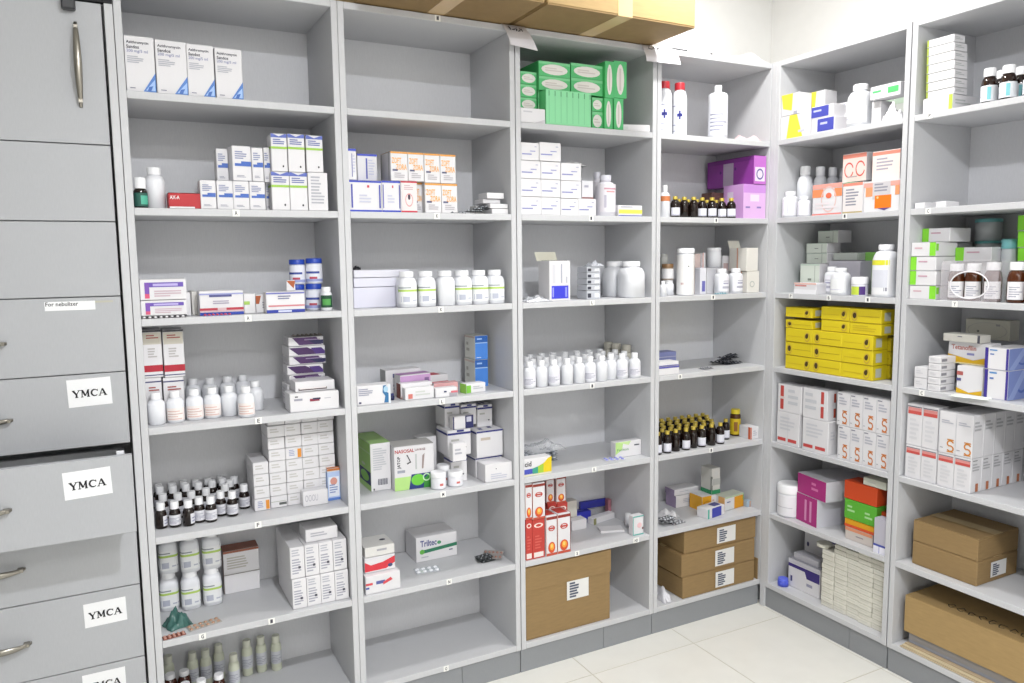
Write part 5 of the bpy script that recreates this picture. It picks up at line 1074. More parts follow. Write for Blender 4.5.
bottle(884.6, 27.5, 244.5, mk(PLAST, CAPW, sq=3.2, capr=.68, caph=.1, sh=.16, label=LBL('ecedf0', (.05,.72), 1.3, ((.1,.84,.85,.98,'e2e03c'),(.2,.2,.8,.7,'d8dae4'),(.7,.1,.8,.2,'9a9aa8')))), 'large white bottle with yellow title band', d=.008)
at(5, 4)
YEL = 'ddc81e'
YA = [('f', El(.16,.5,.06,.22,'4a3a1c')), ('f', Ri(.16,.45,.1,.35,.25,'c8a83c')), ('f', Rc(.28,.46,.95,.5,'b89c18')), ('r', Rc(.2,.2,.6,.8,'c4c8bc')), ('f', Rc(0,0,1,.04,'a88c14'))]
YBx = [('f', El(.8,.55,.06,.22,'4a3a1c')), ('f', Ri(.82,.45,.1,.35,.25,'c8a83c')), ('f', Rc(.08,.4,.66,.44,'cbb01c')), ('r', Rc(.2,.2,.6,.8,'c4c8bc')), ('f', Rc(0,0,1,.04,'a88c14'))]
YC = [('f', Ln(.1,.2,.9,.8,3,'cdb41e')), ('f', Rc(0,0,1,.04,'a88c14')), ('r', Rc(.2,.2,.6,.8,'c4c8bc'))]
YS = [YA, YBx, YC]
yk = dict(body=YEL, name='yellow_box', group='yellow medicine boxes')
ya = grid(784.5, 871.5, 331.5, 3, 3, 'yellow box', styles=YS, d=.012, D=.07, flap='r', jit=.0025, **yk)
ya2 = grid(872.5, 889, 337, 1, 3, 'yellow box behind the front columns', styles=YS, d=.09, D=.07, flap='r', jit=.002, **yk)
carton(785.5, 812, 320.5, 'yellow box, fourth tier, at the corner panel', YA, d=.015, D=.075, on=ya, **yk)
y4 = carton(821, 849, 320.8, 'yellow box, fourth tier, middle', YBx, d=.02, D=.075, on=ya, **yk)
y5 = carton(849.5, 881, 323.8, 'yellow box, fourth tier, outer', YC, d=.02, D=.075, on=ya, **yk)
z4 = Rec(); z4.z1 = y4.z1
carton(785.5, 812, 308, 'yellow box, top tier, at the corner panel', YBx, d=.017, D=.075, on=z4, **yk)
carton(821, 849, 307.5, 'yellow box, top tier, middle', YBx, d=.02, D=.075, on=z4, **yk)
carton(849.5, 881, 309.5, 'yellow box, top tier, outer', YA, d=.02, D=.075, on=y5, **yk)
at(5, 5)
RM2 = [('f', Rc(.12,.55,.26,.95,'c04a44')), ('f', Rc(.12,.08,.26,.46,'c04a44')), ('f', Rc(.06,.5,.32,.52,'e8c8c4')), ('f', Ln(.45,.2,.9,.85,3,'c8cad0'))]
RM3 = [('f', Rc(.74,.55,.86,.95,'c04a44')), ('f', Rc(.74,.08,.86,.46,'c04a44')), ('f', Ln(.1,.2,.6,.85,3,'c8cad0')), ('r', Rc(.55,.1,.75,.4,'b8503c')), ('r', Rc(.55,.6,.75,.9,'b8503c'))]
RM4 = [('f', Rc(.05,.1,.42,.2,'c84a48')), ('f', Rc(.52,.1,.9,.2,'c84a48')), ('f', Ln(.15,.4,.85,.85,4,'cfd0d6')), ('f', Rc(.5,.0,.51,1,'c8c8cc'))]
RM5 = [('f', Rc(.05,.1,.42,.2,'c84a48')), ('f', Rc(.52,.1,.9,.2,'c84a48')), ('f', Ln(.15,.4,.85,.85,4,'cfd0d6')), ('r', Ln(.2,.4,.6,.7,3,'cfd0d6'))]
rk = dict(name='white_box', cat='medicine box', D=.055)
q = carton(776.5, 798.5, 413, 'white box with red dashes, lower tier, first', RM4, d=.01, **rk)
q2 = carton(802, 827.5, 420, 'white box with red dashes, lower tier, second', RM5, d=.01, **rk)
carton(777.5, 801, 385.5, 'white box with red bars, upper tier, first', RM2, d=.012, on=q, **rk)
carton(802.5, 827, 389.5, 'white box with red bars, upper tier, second', RM3, d=.012, on=q2, **rk)
def sn(x, y, w, h, c='c8783c'):
    "coiled snake emblem"
    return [('f', Ri(x, y+h*.2, w, h*.32, .4, c, .3, 4.4)), ('f', Ri(x, y-h*.26, w, h*.32, .4, c, -2.7, 1.9)), ('f', Rc(x-w*.9, y+h*.5, x+w*.9, y+h*.6, c)), ('f', Rc(x-w*.9, y-h*.6, x+w*.9, y-h*.52, c))]
SNK = sn(.62, .26, .2, .34)+[('f', Ln(.15,.6,.8,.85,3,'b8b9c4')), ('f', Ln(.08,.9,.6,.96,1,'8a8a98')), ('f', Rc(0,0,.03,1,'cdcdd2')), ('f', Ln(.08,.1,.3,.14,1,'9a9aa4')), ('r', Rc(.3,.1,.6,.4,'b8683c'))]
s1 = grid(837, 888.5, 430.5, 4, 1, 'white box with orange snake emblem, lower row', SNK, d=.012, D=.05, name='white_box', jit=.0006, group='snake-emblem boxes')
grid(836.5, 889.5, 396, 4, 1, 'white box with orange snake emblem, upper row', SNK, d=.013, D=.05, name='white_box', jit=.0006, group='snake-emblem boxes', on=s1)
at(5, 6)
bottle(786.3, 26, 482, mk(PLAST, CAPW, capr=1.03, caph=.26, sh=.02, rib=.012, label=LBL('e9e9ee', (.05,.68), 1.6, ((.8,.0,.95,.45,'c84a34'),(.1,.4,.6,.43,'c0c0c8')))), 'large round white tub with ribbed lid', d=.01, name='medicine_tub', cat='tub')
MAG = [('f', Rc(0,0,1,1,'ad2a7c')), ('f', Ln(.5,.25,.75,.75,2,'d87ab0')), ('r', Rc(0,0,1,1,'d4d4dc')), ('t', Rc(0,0,1,1,'c2c2c8'))]
MAG2 = [('f', Rc(0,0,1,1,'ad2a7c')), ('f', Rc(.4,.1,.5,.85,'d890bc')), ('f', Rc(.64,.1,.74,.85,'d890bc')), ('r', Rc(0,0,1,1,'cfcfd8')), ('t', Rc(0,0,1,1,'c2c2c8'))]
q = carton(797, 821, 497, 'magenta-fronted white carton, lower of two', MAG2, d=.03, D=.17, rz=-9, name='magenta_carton', flap=None)
carton(790, 822.5, 476, 'magenta-fronted white carton, upper of two', MAG, d=.03, D=.18, rz=-9, on=q, name='magenta_carton', flap=None)
sheet(842, 476, .04, .06, .004, BLK, 'black flap of paper sticking out beside the magenta cartons', 'paper_slip', 'paper', 51, 20, z=.075, d=.2) if False else None
q = carton(845, 872, 531, 'beige box at the bottom of the bright stack', [('f', Rc(0,.75,1,1,'d8906c')), ('f', Ln(.4,.3,.85,.5,1,'9a9094'))], d=.03, D=.06, body='cfc6c0', flap='r')
q = carton(844.5, 874, 522.5, 'yellow-orange box in the bright stack', [('f', Rc(0,0,1,.35,'d8542c'))], d=.032, D=.06, on=q, body='e0a01c', flap='r')
q = carton(844, 876, 503, 'bright green box in the bright stack', [('f', Ln(.1,.3,.35,.7,2,'a8d898')), ('f', Ln(.65,.2,.9,.6,2,'a8d898'))], d=.03, D=.07, on=q, body='5aae34', flap='r')
q = carton(844, 876.5, 484.5, 'red-orange box atop the bright stack', (), d=.03, D=.07, on=q, body='cf4a1e', flap='r')
carton(863, 886, 480, 'thin pale box on the bright stack', [('f', Ln(.2,.3,.8,.6,1,'c0c4bc'))], d=.035, D=.05, on=q, body='cfd2c4', flap='r')
q = carton(877, 886, 512, 'dark red box end with green, behind grey box', [('f', Rc(0,.5,1,.8,'5aae34')), ('f', Rc(0,.8,1,1,'cf4a1e'))], d=.055, D=.05, body='a8381e')
carton(873, 885.5, 519.5, 'grey-lilac box with blue foot by the panel', [('f', Rc(0,0,1,.2,'e4e4f0')), ('f', Rc(0,.2,1,.26,'4450a8')), ('f', Rc(.45,0,.5,.2,'8a8ac8'))], d=.008, D=.035, body='bcbac6')
at(5, 7)
PW = [('f', Rc(0,.86,1,1,'c4c4cc')), ('f', Rc(0,.72,1,.84,'3a2c78')), ('f', Pg([(.5,.84),(1,.84),(1,.5),(.6,.5)], '3a2c78')), ('f', Rc(.08,.2,.14,.4,'50507a')), ('f', Ln(.6,.15,.9,.35,1,'9a9ab0')), ('t', Rc(0,0,1,1,'a8a8b4'))]
PW2 = [('f', Pg([(.5,1),(1,1),(1,.82),(.65,.82)], '3a2c78')), ('f', Rc(0,0,1,.16,'2c2860')), ('f', El(.1,.5,.03,.08,'40406a')), ('f', Rc(0,.9,.5,1,'b8b8c4')), ('f', Ln(.5,.3,.9,.6,2,'b8b8c8'))]
q = carton(788, 819, 564, 'white and purple box, lower at the corner panel', PW, yb=592, D=.07, flap='r')
carton(793.5, 818, 557, 'small grey box lying on the purple box', (), d=q.d+.01, D=.05, on=q, body='b4b4bc', flap='r')
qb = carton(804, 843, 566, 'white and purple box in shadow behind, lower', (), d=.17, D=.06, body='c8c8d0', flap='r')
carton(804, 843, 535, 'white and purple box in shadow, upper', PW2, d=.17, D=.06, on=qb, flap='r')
SM = [('f', Rc(0,0,1,.06,'b4b4a4')), ('f', Ln(.1,.3,.9,.7,1,'d8d7cc',5))]
g = grid(820, 883.5, 561, 5, 12, 'small cream carton', SM, d=.028, D=.08, body='e3e1d6', name='cream_carton', group='small cream cartons', jit=.003, flap='f', gap=.0016, colj=.008)
grid(832.7, 883.5, 549.5, 4, 3, 'small cream carton, upper block', SM, d=.03, D=.08, body='e3e1d6', name='cream_carton', group='small cream cartons', jit=.004, on=g, flap='f', gap=.0016, skip=((0,2),(1,2)), colj=.008)
bottle(824.5, 13, 0, mk(mat('dedcd0', .4), mat('dedcd0', .4), capr=1.02, caph=.5, sh=.01, rib=0), 'flat cream round lid on the first carton column', d=.03, on=g, name='round_lid', cat='lid', h=.012, r=.026)
bottle(790.5, 11, 0, mk(mat('4a5ad0', .3), mat('5a6adf', .3), capr=.92, caph=.3, sh=.04, rib=.02), 'bright blue round cap lying at the shelf front', yb=586, name='bottle_cap', cat='cap', h=.028, r=.02)

# ================================================================ BAY 6
at(6, 1)
LG = [('l', Rc(0,0,1,1,'a8b84a')), ('f', Rc(0,0,.07,1,'9dac44')), ('f', Ln(.1,.4,.7,.6,1,'d0d4cc')), ('f', Rc(0,0,1,.05,'c4c8c4')), ('r', Ln(.1,.3,.8,.7,2,'b8bcbc'))]
LG2 = [('f', Rc(.88,0,1,1,'bcd850')), ('f', Ln(.1,.4,.5,.6,1,'d0d4cc')), ('r', Ln(.1,.3,.8,.7,2,'b8bcbc'))]
q = carton(922.5, 952, 97, 'white box with lime stripe, base of the tall stack', LG2, d=.016, D=.11, flap='r')
pv = q; ys = [97, 90, 81, 72, 63, 54, 45.5, 37.5]
for i in range(7):
    pv = carton(926+.2*i, 954, ys[i+1], f'white box with green side, {["lowest","second","third","fourth","fifth","sixth","topmost"][i]} of seven stacked', LG, d=.02, D=.06 if i < 6 else .05, on=pv, flap='r', group='green-sided box stack')
TB = mk(mat('23120e', .1), CAPW, capr=.76, caph=.24, sh=.2, label=LBL('e4e8ee', (.05,.5), 1.5, ((.45,.1,.6,.9,'7fc8d0'),(.1,.3,.35,.34,'b8b8c8'))))
bottle(988.5, 17.5, 69, TB, 'brown bottle with white cap and teal-striped label, inner', d=.012, name='syrup_bottle')
bottle(1007.5, 18.5, 65.5, TB, 'brown bottle with white cap and teal-striped label, outer', d=.006, name='syrup_bottle')
bottle(1001, 16.5, 71, TB, 'brown bottle with white cap, half hidden behind', d=.065, name='syrup_bottle')
bottle(1020, 17, 67.5, TB, 'brown bottle with white cap, at the frame edge behind', d=.055, name='syrup_bottle')
bottle(1031, 18, 63, TB, 'brown bottle with white cap, at the frame edge in front', d=.008, name='syrup_bottle')
at(6, 2)
carton(914.5, 925, 203, 'small flat white box nearer the panel', (), d=.01, D=.06, flap='f')
carton(935.5, 946, 202, 'small flat white box, second one', (), d=.012, D=.06, flap='f')
carton(930, 945, 201.5, 'thin white box lying behind the small ones', (), d=.1, D=.05, flap='f', body='d8d8dc')
at(6, 3)
GE = [('f', Rc(0,0,.24,1,'86d836')), ('f', Ln(.32,.5,.9,.7,1,'c8a0b0')), ('l', Rc(0,0,1,1,'86d836')), ('f', Rc(.0,0,1,.03,'c0c0c4'))]
GE2 = [('f', Rc(.76,0,1,1,'86d836')), ('f', Ln(.15,.45,.66,.65,1,'d0a8b4')), ('r', Rc(0,.4,.12,.9,'86d836')), ('f', Rc(.0,0,1,.03,'c0c0c4'))]
pv = None; yy = [300, 286, 271.3, 257, 242.8]
for i, (st, l) in enumerate(((GE2,'lowest'),(GE,'second'),(GE,'third'),(GE2,'fourth'))):
    pv = carton(905.8+.4*i, 935.5, yy[i+1], f'white box with bright green end, {l} of front stack', st, d=.01, D=.1, on=pv, flap='r', group='green-ended boxes')
carton(919.5, 949.5, 228.5, 'white box with bright green end, set back on top', GE, d=.06, D=.1, on=pv, flap='r')
pv = None
for i in range(4):
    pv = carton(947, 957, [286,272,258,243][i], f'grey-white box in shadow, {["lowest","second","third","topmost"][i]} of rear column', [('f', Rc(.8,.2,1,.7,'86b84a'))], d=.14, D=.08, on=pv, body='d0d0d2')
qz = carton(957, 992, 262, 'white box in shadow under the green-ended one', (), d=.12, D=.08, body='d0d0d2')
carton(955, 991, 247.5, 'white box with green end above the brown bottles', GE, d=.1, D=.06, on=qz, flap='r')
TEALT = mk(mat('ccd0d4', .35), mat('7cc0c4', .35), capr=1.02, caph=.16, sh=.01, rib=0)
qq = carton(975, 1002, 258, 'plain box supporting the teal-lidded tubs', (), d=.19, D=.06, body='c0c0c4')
t2 = bottle(988, 24, 241, TEALT, 'teal-lidded tub, lower rear one', d=.19, on=qq, name='medicine_tub', cat='tub', r=.036)
bottle(988, 24, 219, TEALT, 'teal-lidded tub, upper rear one', d=.19, on=t2, name='medicine_tub', cat='tub', r=.036)
bottle(1007, 18, 239, TEALT, 'teal-lidded tub standing alone', d=.13, name='medicine_tub', cat='tub')
BA = [(955.5,264,'first'),(971.5,263.5,'second'),(992,262.5,'third'),(1015.5,262,'fourth'),(1032,261,'fifth')]
FB = []
for xc, yt, l in BA:
    FB.append(bottle(xc, 19, yt, BIGAMB, f'amber bottle with white cap, {l} from the panel', d=.012 if l != 'second' else .02, name='amber_bottle', group='large amber bottles', r=.0225))
# clear shrink film round the first three bottles, with an oval opening at the front
def film():
    u0, u1 = FB[0].u-.030, FB[2].u+.030; w = u1-u0; h = .114; D = .06; q = MB(); m = mat('ece8ee', .12, '', 0, 0, .2)
    n = 64; out = []; inn = []
    for i in range(n):
        a = 6.2832*(i+.5)/n; c, s_ = math.cos(a), math.sin(a); k = (abs(c)**16+abs(s_)**16)**(-1/16)
        out.append((c*k*w/2, -D/2, h/2+s_*k*h/2 if s_*k > -.8 else 0)); inn.append((.002+.0+c*w*.33, -D/2-.001, h*.4+s_*h*.33))
    for o_ in (0, .0006):
        q.add([(x, y+o_, z) for x, y, z in out+inn], [(i, (i+1)%n, n+(i+1)%n, n+i) for i in range(n)], m, True)
    q.loft([out, [(x*1.0, D/2, z) for x, y, z in out]], m, True, False)
    o = q.build('shrink_film', None, True)
    rim = MB(); rs = []
    for i in range(n+1):
        x, y, z = inn[i % n]; a = 6.2832*(i+.5)/n; c, s_ = math.cos(a), math.sin(a)
        rs.append([(x+c*.0022*math.cos(t*1.57), y+.0016*math.sin(t*1.57), z+s_*.0022*math.cos(t*1.57)) for t in range(4)])
    rim.loft(rs, mat('f0eef2', .2), True, False); rim.build('opening_rim', o, True)
    return o, (u0+u1)/2
o, uc = film(); o.location = W(6, uc, .006+.031, ZS[3]+.0002); o.rotation_euler = (0,0,frame(6)[3]); tag(o, full('clear shrink film with oval opening around three amber bottles'), 'plastic film')
pv = None
for i, yt in enumerate((262, 248, 231, 215)):
    pv = carton(1017.5, 1050, yt, f'white box with green end, {["lowest","second","third","topmost"][i]} at frame edge', GE, d=.1, D=.08, on=pv, flap='r')
at(6, 4)
CD = [('f', Ln(.15,.3,.7,.7,2,'d0d0d4')), ('r', Rc(.05,.3,.4,.7,'8a8a92'))]
q = grid(913.5, 926.5, 367, 1, 2, 'small white carton, shorter column', CD, d=.012, D=.05, name='small_carton', jit=.0005, flap=None)
q = grid(927, 939.5, 356.5, 1, 5, 'small white carton, taller column', CD, d=.008, D=.07, name='small_carton', jit=.0005, flap=None)
YT = [('f', Pg([(0,0),(1,0),(1,.42),(.6,.2),(.0,.42)], 'd8ac1c')), ('f', Tx('Tetanofilin', .08,.64,.66,.86, 'b06a60', 0, .02)), ('f', Rc(.45,.42,.62,.52,'8a8cc0')), ('f', Rc(0,0,1,.06,'e8dca8'))]
YT2 = [('f', Pg([(0,.0),(1,.0),(1,.18),(.5,.05),(.0,.2)], 'd8ac1c')), ('f', Rc(.0,.66,.25,.8,'b0605c')), ('f', Rc(.0,.45,.18,.55,'5a5a8c'))]
q1 = carton(956, 981.5, 367, 'white and yellow box, lower of two', YT2, d=.045, D=.07)
q2 = carton(940.5, 983.5, 343.5, 'white and yellow box with red lettering, upper', YT, d=.045, D=.08, on=q1)
q3 = carton(943, 980, 334.5, 'long cream box on the yellow box', [('f', Rc(.93,0,1,1,'50505a')), ('f', Ln(.4,.5,.6,.75,1,'7a7a84'))], d=.06, D=.05, on=q2, body='d2d0c8', flap='r')
BLW = [('f', Rc(0,0,.14,1,'3c2f8c')), ('f', Rc(.9,0,1,1,'3c2f8c')), ('f', Ln(.2,.82,.72,.93,1,'5a90c8')), ('f', Ln(.22,.62,.5,.74,1,'5a7ab8')), ('r', Rc(0,0,1,1,'7c8cc4')), ('r', Ri(.5,.5,.2,.3,.3,'5068b0')), ('r', Pg([(0,0),(.5,1),(.7,1),(.2,0)], '94a4d4')), ('f', Rc(0,.0,1,.02,'b8b8c8'))]
q = carton(983.5, 1007, 370.5, 'white and navy box with blue side, lower', BLW, d=.03, D=.13, flap='t')
q4 = carton(984.5, 1008, 348.5, 'white and navy box with blue side, upper', BLW, d=.03, D=.13, on=q, flap='t')
carton(965, 1009, 320, 'large cream carton lying at the back', [('f', Ri(.5,.45,.46,.42,.06,'b4b2aa')), ('f', El(.3,.4,.03,.06,'70706c')), ('f', Ln(.7,.6,.85,.8,1,'9c9a98'))], d=.19, D=.05, on=q3.z1-.02 if False else q2.z1, body='c4c2b4', flap=None)
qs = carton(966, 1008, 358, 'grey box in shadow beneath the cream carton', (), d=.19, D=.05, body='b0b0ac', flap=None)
blister(957, 386, .06, .03, 'grey blister pack behind the white sheet', mat('8f9298', .3, '', .5), mat('a8abb0', .25, '', .5), 4, 2, 10, d=.03)
o = place(sheet_obj('paper_sheet', .1, .055, .003, mat('e6ece6', .6), 61, thick=.0006), 'ps61', 'paper_sheet', full('pale green-white paper sheet overhanging the shelf front'), 'paper', None, at_x(6, 970, .0, ZS[4]), .006, ZS[4]+.0008, 14)
at(6, 5)
PR2 = [('f', Rc(.06,.76,.94,.92,'c8524c')), ('f', Rc(.06,.84,.94,.92,'d8908c')), ('f', Rc(.04,.93,.96,.95,'6a6a74')), ('f', Ln(.2,.1,.85,.65,5,'d4d4d8')), ('f', Rc(0,0,.02,1,'c8c8cc')), ('r', Rc(.45,.02,.7,.26,'b8704a')), ('r', Ln(.1,.6,.8,.85,3,'b4b4b8')), ('r', Ln(.1,.9,.8,.95,1,'8c8c90'))]
SNK6 = sn(.72, .2, .22, .26, 'cc8438')+[('f', Ln(.15,.7,.9,.8,2,'b8b9c4')), ('f', Ln(.1,.1,.4,.14,1,'9a9aa4')), ('f', Rc(0,0,.03,1,'cdcdd2')), ('r', Ln(.1,.6,.8,.85,3,'b4b4b8')), ('r', Rc(0,0,.02,1,'c0c0c4'))]
w6 = dict(name='white_box', cat='medicine box', D=.05, jit=.0006, group='red-dash and snake-emblem boxes')
g1 = grid(904.5, 935.6, 447.5, 2, 1, 'white box with red dash, lower, inner', PR2, d=.014, nd=1, **w6)
g2 = grid(936.3, 969.8, 455.5, 2, 1, 'white box with red dash, lower, outer', PR2, d=.01, nd=1, **w6)
g3 = grid(906, 937, 405.5, 2, 1, 'white box with red dash, upper, inner', PR2, d=.016, on=g1, nd=1, **w6)
g4 = grid(938, 972, 413, 2, 1, 'white box, orange snake emblem, upper, outer', SNK6, d=.01, on=g2, nd=1, **w6)
for lev, (gb, nm) in enumerate(((None,'lower'),(g2,'upper'))):
    for k in range(4):
        dd = .01+.0515*(k+1)-.001*lev
        if dd+.05 > .27: continue
        carton(953.5+lev*1.5, 970.5+lev*2, 0, f'white box in file behind the outer corner, {nm}, {["second","third","fourth","fifth"][k]}', PR2, d=dd, D=.05, on=gb, h=g2.h if lev == 0 else g4.h, name='white_box', group='red-dash and snake-emblem boxes') if False else None
# rows continuing back into the shelf, end faces seen at the side
for lev, (gb, gg, nm, st) in enumerate(((None, g2, 'lower', PR2), (g2, g4, 'upper', SNK6))):
    z = ZS[5] if gb is None else gb.z1+.0009
    uL, uR = at_x(6, 936.3 if lev == 0 else 938, .01, z), at_x(6, 969.8 if lev == 0 else 972, .01, z); wv = (uR-uL)/2
    for k in range(4):
        for i in range(2):
            key = ('carton', gg.w, round(gg.D,4), gg.h, 'dfdee1', id(st), 't', None)
            dd = .01+.0512*(k+1)
            if dd+.05 > .272: continue
            place(carton_obj('white_box', gg.w, gg.D, gg.h, 'dfdee1', st, 't', None), key, 'white_box', full(f'white box, {nm} tier, {["inner","outer"][i]}, {["second","third","fourth","fifth"][k]} from front'), 'medicine box', 'red-dash and snake-emblem boxes', uL+(i+.5)*wv, dd+.025, z+.0006, 0)
at(6, 6)
z6 = ZS[6]; z7 = z6
u0, u1 = at_x(6, 911.7, .03, z6), at_x(6, 976, .03, z6)
h_ = at_y(6, (u0+u1)/2, .03, 529)-z6
bx1 = cardbox(u0, u1, .03, .2, z6+.0006, z6+.0006+h_*.5, full('brown cardboard box with paper label, lower of two'), label=(.32,.2,.7,.85,'r'))
cardbox(u0, u1, .03, .2, z6+.0006+h_*.5+.004, z6+h_-.0035, full('plain brown cardboard box, upper of two'))
at(6, 7)
z7 = ZS[7]
u0, u1 = at_x(6, 903, .02, z7), at_x(6, 1150, .02, z7); u1 = min(u1, 1.04)
# cardboard sheets, clear bin, and the big lidded carton on top
for i, (y, uu) in enumerate(((.004, .0),(.01, .006),(.02,.01))):
    q = MB(); q.cbox(0, u1-u0-uu*2, 0, .22, 0, .0035, mat(['bfae92','cdbf9f','b8a487'][i], .8, 'cardboard'), .0008); o = q.build('cardboard_sheet', None, True); o.location = W(6, u0+.0+uu*.5, y, z7+.0008+i*.0042); o.rotation_euler = (0,0,frame(6)[3])
    tag(o, full(f'flat cardboard sheet, {["lowest","middle","top"][i]} of three under the bin'), 'cardboard sheet')
zb = z7+.0008+3*.0042+.001
BINM = mat('b8bcc8', .15, '', 0, 0, .55)
q = MB(); w_, D_, h_ = u1-u0-.02, .2, .075
for bx_ in ((0, w_, 0, .003, 0, h_), (0, w_, D_-.003, D_, 0, h_), (0, .003, .003, D_-.003, 0, h_), (w_-.003, w_, .003, D_-.003, 0, h_), (.003, w_-.003, .003, D_-.003, 0, .003)): q.box(*bx_, BINM)
o = q.build('plastic_bin'); o.location = W(6, u0+.01, .032, zb); o.rotation_euler = (0,0,frame(6)[3]); tag(o, full('cloudy clear plastic bin under the large carton lid'), 'plastic bin')
q = MB(); q.box(.004, w_-.004, -.003, -.0005, .012, h_-.006, mat('8a8684', .3)); q.build('front_band', o)
zt = at_y(6, u0+.02, .022, 598); zl = at_y(6, u0+.02, .022, 633)
q = MB(); t = .003; w2 = u1-u0+.002; D2 = .235
for bx_ in ((0, w2, 0, t, 0, zt-zl), (0, w2, D2-t, D2, 0, zt-zl), (0, t, t, D2-t, 0, zt-zl), (w2-t, w2, t, D2-t, 0, zt-zl)): q.cbox(*bx_, CARD2, .0006)
q.cbox(0, w2, 0, D2, zt-zl, zt-zl+.003, CARD2, .0008)
zl = max(zl, zb+h_-.055)
o = q.build('cardboard_carton', None, True); o.location = W(6, u0-.001, .022, zl); o.rotation_euler = (0,0,frame(6)[3]); tag(o, full('large brown cardboard lid with handwriting on top'), 'cardboard box')
# handwriting on the lid: pen strokes
q = MB(); K_ = mat('2b2620', .6); hz = zt-zl+.0034 if zl < zt else .0034
r = random.Random(5); x = .12
for k in range(11):
    pts = [(x+.012*math.cos(a)*(.6+.5*r.random()), .05+.016*math.sin(a)*(.6+.5*r.random())) for a in [1.1*i+r.random() for i in range(6)]]
    for (a, b2) in zip(pts, pts[1:]):
        dx, dy = b2[0]-a[0], b2[1]-a[1]; L = math.hypot(dx, dy) or 1; nx, ny = -dy/L*.0016, dx/L*.0016
        q.add([(a[0]+nx, a[1]+ny, hz), (a[0]-nx, a[1]-ny, hz), (b2[0]-nx, b2[1]-ny, hz), (b2[0]+nx, b2[1]+ny, hz)], [(0,1,2,3)], K_)
    x += .03
q.build('handwriting', o)
at(3, 7)
z7 = ZS[7]
u0, u1 = U(526.2, .012, z7), U(610, .012, z7); h_ = min(Z(568, .012, 558.5)-z7, ZS[6]-TH-z7-.008)
o = MB(); w_, D_ = u1-u0, .22
cardbox(u0, u1, .012, .22, z7+.0006, z7+h_, full('large brown cardboard box with white paper label'), seam=(.68,), label=(.47,.42,.73,.7,'f'), tape=False)
q = bpy.data.objects[[o.name for o in bpy.data.objects if o.name.startswith('cardboard_box')][-1]]

# ================================================================ things on top of the units
zt = ZS[0]
def topbox(u0, u1, d, D, h, lab):
    w_ = u1-u0; q = MB(); q.cbox(-w_/2, w_/2, -D/2, D/2, 0, h, CARD2, .002); o = q.build('cardboard_box', None, True)
    for s_ in (-1, 1):
        f = MB(); y0, y1 = (-D/2+.001, -.0015) if s_ < 0 else (.0015, D/2-.001); f.cbox(-w_/2+.001, w_/2-.001, y0, y1, h, h+.003, CARD2, .0006); f.build('lid_flap', o, True)
        f = MB(); f.cbox(-w_/2+.001, w_/2-.001, y0, y1, -.0035, -.0003, CARD, .0006); f.build('bottom_flap', o, True)
    f = MB(); T_ = mat('d8b98c', .22); f.box(-.025, .025, -D/2-.0006, -D/2-.0002, -.003, h*.95, T_); f.box(-.025, .025, -D/2-.0006, D/2-.02, -.0042, -.0037, T_); f.build('packing_tape', o)
    o.location = (( u0+u1)/2, d+D/2, zt+.0062); return tag(o, lab, 'cardboard box', 'brown cartons on top of the units')
topbox(.70, 1.160, -.21, .45, .27, 'brown cardboard carton on top of second bay, overhanging')
topbox(1.172, 1.684, -.205, .45, .25, 'brown cardboard carton on top of third bay, overhanging')
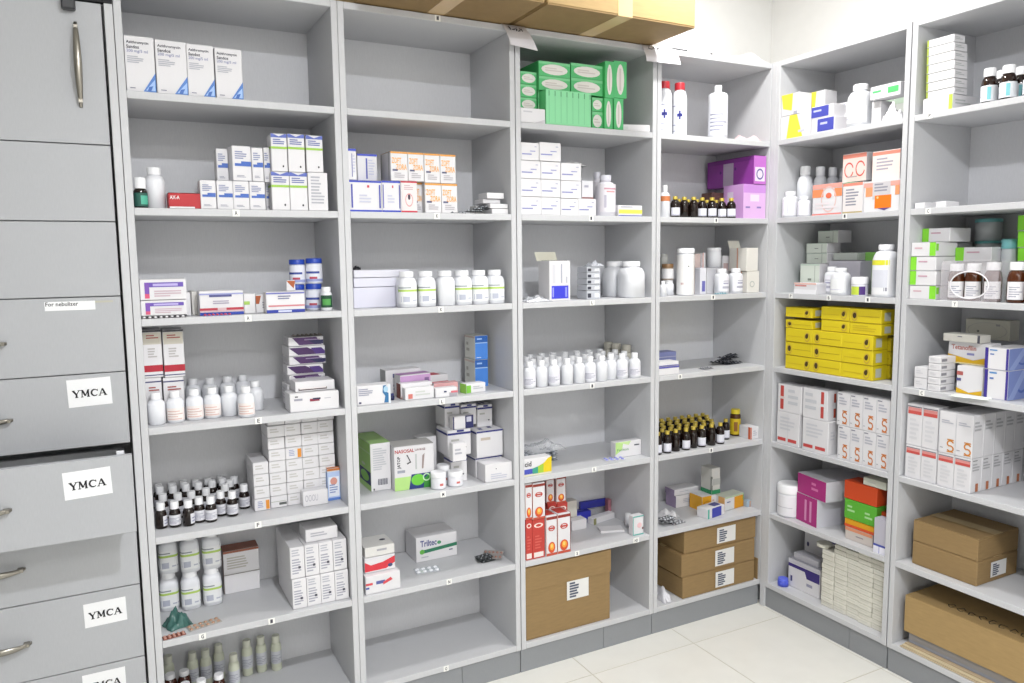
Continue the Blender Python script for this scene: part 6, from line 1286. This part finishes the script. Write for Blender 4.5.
# limp white bags on top of the fourth bay
BAGM = mat('e6e6ea', .35, 'crease')
for i, (x, y, w_, D_, h_, l) in enumerate(((1.84, .12, .22, .24, .13, 'white crumpled plastic bag on top, beside the carton'), (1.93, .1, .3, .16, .05, 'flatter white plastic bag, towards the corner, on top of fourth bay'))):
    o = sheet_obj('plastic_bag', w_, D_, h_, BAGM, 70+i, 20, 16, .002)(); o.location = (x, y if i else .13, zt+.001); tag(o, l, 'bag')
    if i: o.location.x = 2.12
o = MB(); o.cbox(-.05, .03, .0, .02, 0, .004, mat('3a3a40', .5), .001); o = o.build('black_strap', None, True); o.location = (1.80, -.0, zt+.0005); tag(o, 'dark strap end lying on top of fourth bay', 'strap')
# sheets of paper taped to the top edge and curling down
def hang(u, w_, L, lab, seed, skew):
    n, m_ = 10, 6; vs = []
    for k in (0, 1):
        for j in range(n+1):
            for i in range(m_+1):
                a, b_ = i/m_, j/n; s_ = b_*L
                back = .05; g_ = 1 if s_ > back else 0
                if s_ < back: y, z = .045-s_+.002, zt+.0010
                else: q_ = s_-back; y, z = -.004-.03*math.sin(min(1, q_/(L-back))*1.4)-.01*a*b_, zt+.0010-q_*.93
                vs.append((u+(a-.5)*w_+skew*b_*(.6+.4*a), y-k*.0005, z+(k*.0003 if s_ < back else 0)-skew*.3*a*b_*g_))
    N = (n+1)*(m_+1); fs = []
    for j in range(n):
        for i in range(m_):
            q = j*(m_+1)+i; fs += [(q+N, q+N+1, q+N+m_+2, q+N+m_+1), (q, q+m_+1, q+m_+2, q+1)]
    b = MB(); b.add(vs, fs, mat('dddbe0', .7), True); o = b.build('hanging_paper', None, True)
    b = MB(); r = random.Random(seed); K_ = mat('3c3a44', .6)
    for k in range(5):
        x = u-w_*.3+w_*.13*k+skew*.4; z = zt-.012-.3*skew*k*.1; pts = [(x+.008*r.uniform(-1, 1), z+.006*r.uniform(-1, 1)) for _ in range(4)]
        for a, c in zip(pts, pts[1:]):
            dx, dz = c[0]-a[0], c[1]-a[1]; L_ = math.hypot(dx, dz) or 1; nx, nz = -dz/L_*.0012, dx/L_*.0012
            b.add([(a[0]+nx, -.0185, a[1]+nz), (a[0]-nx, -.0185, a[1]-nz), (c[0]-nx, -.0185, c[1]-nz), (c[0]+nx, -.0185, c[1]+nz)], [(0,1,2,3)], K_)
    b.build('handwriting', o)
    return tag(o, lab, 'paper')
hang(1.162, .07, .12, 'curled white paper with handwriting hanging over second bay post', 3, .035)
hang(1.7, .13, .115, 'white paper with handwriting hanging over the third bay post', 8, 0.0)
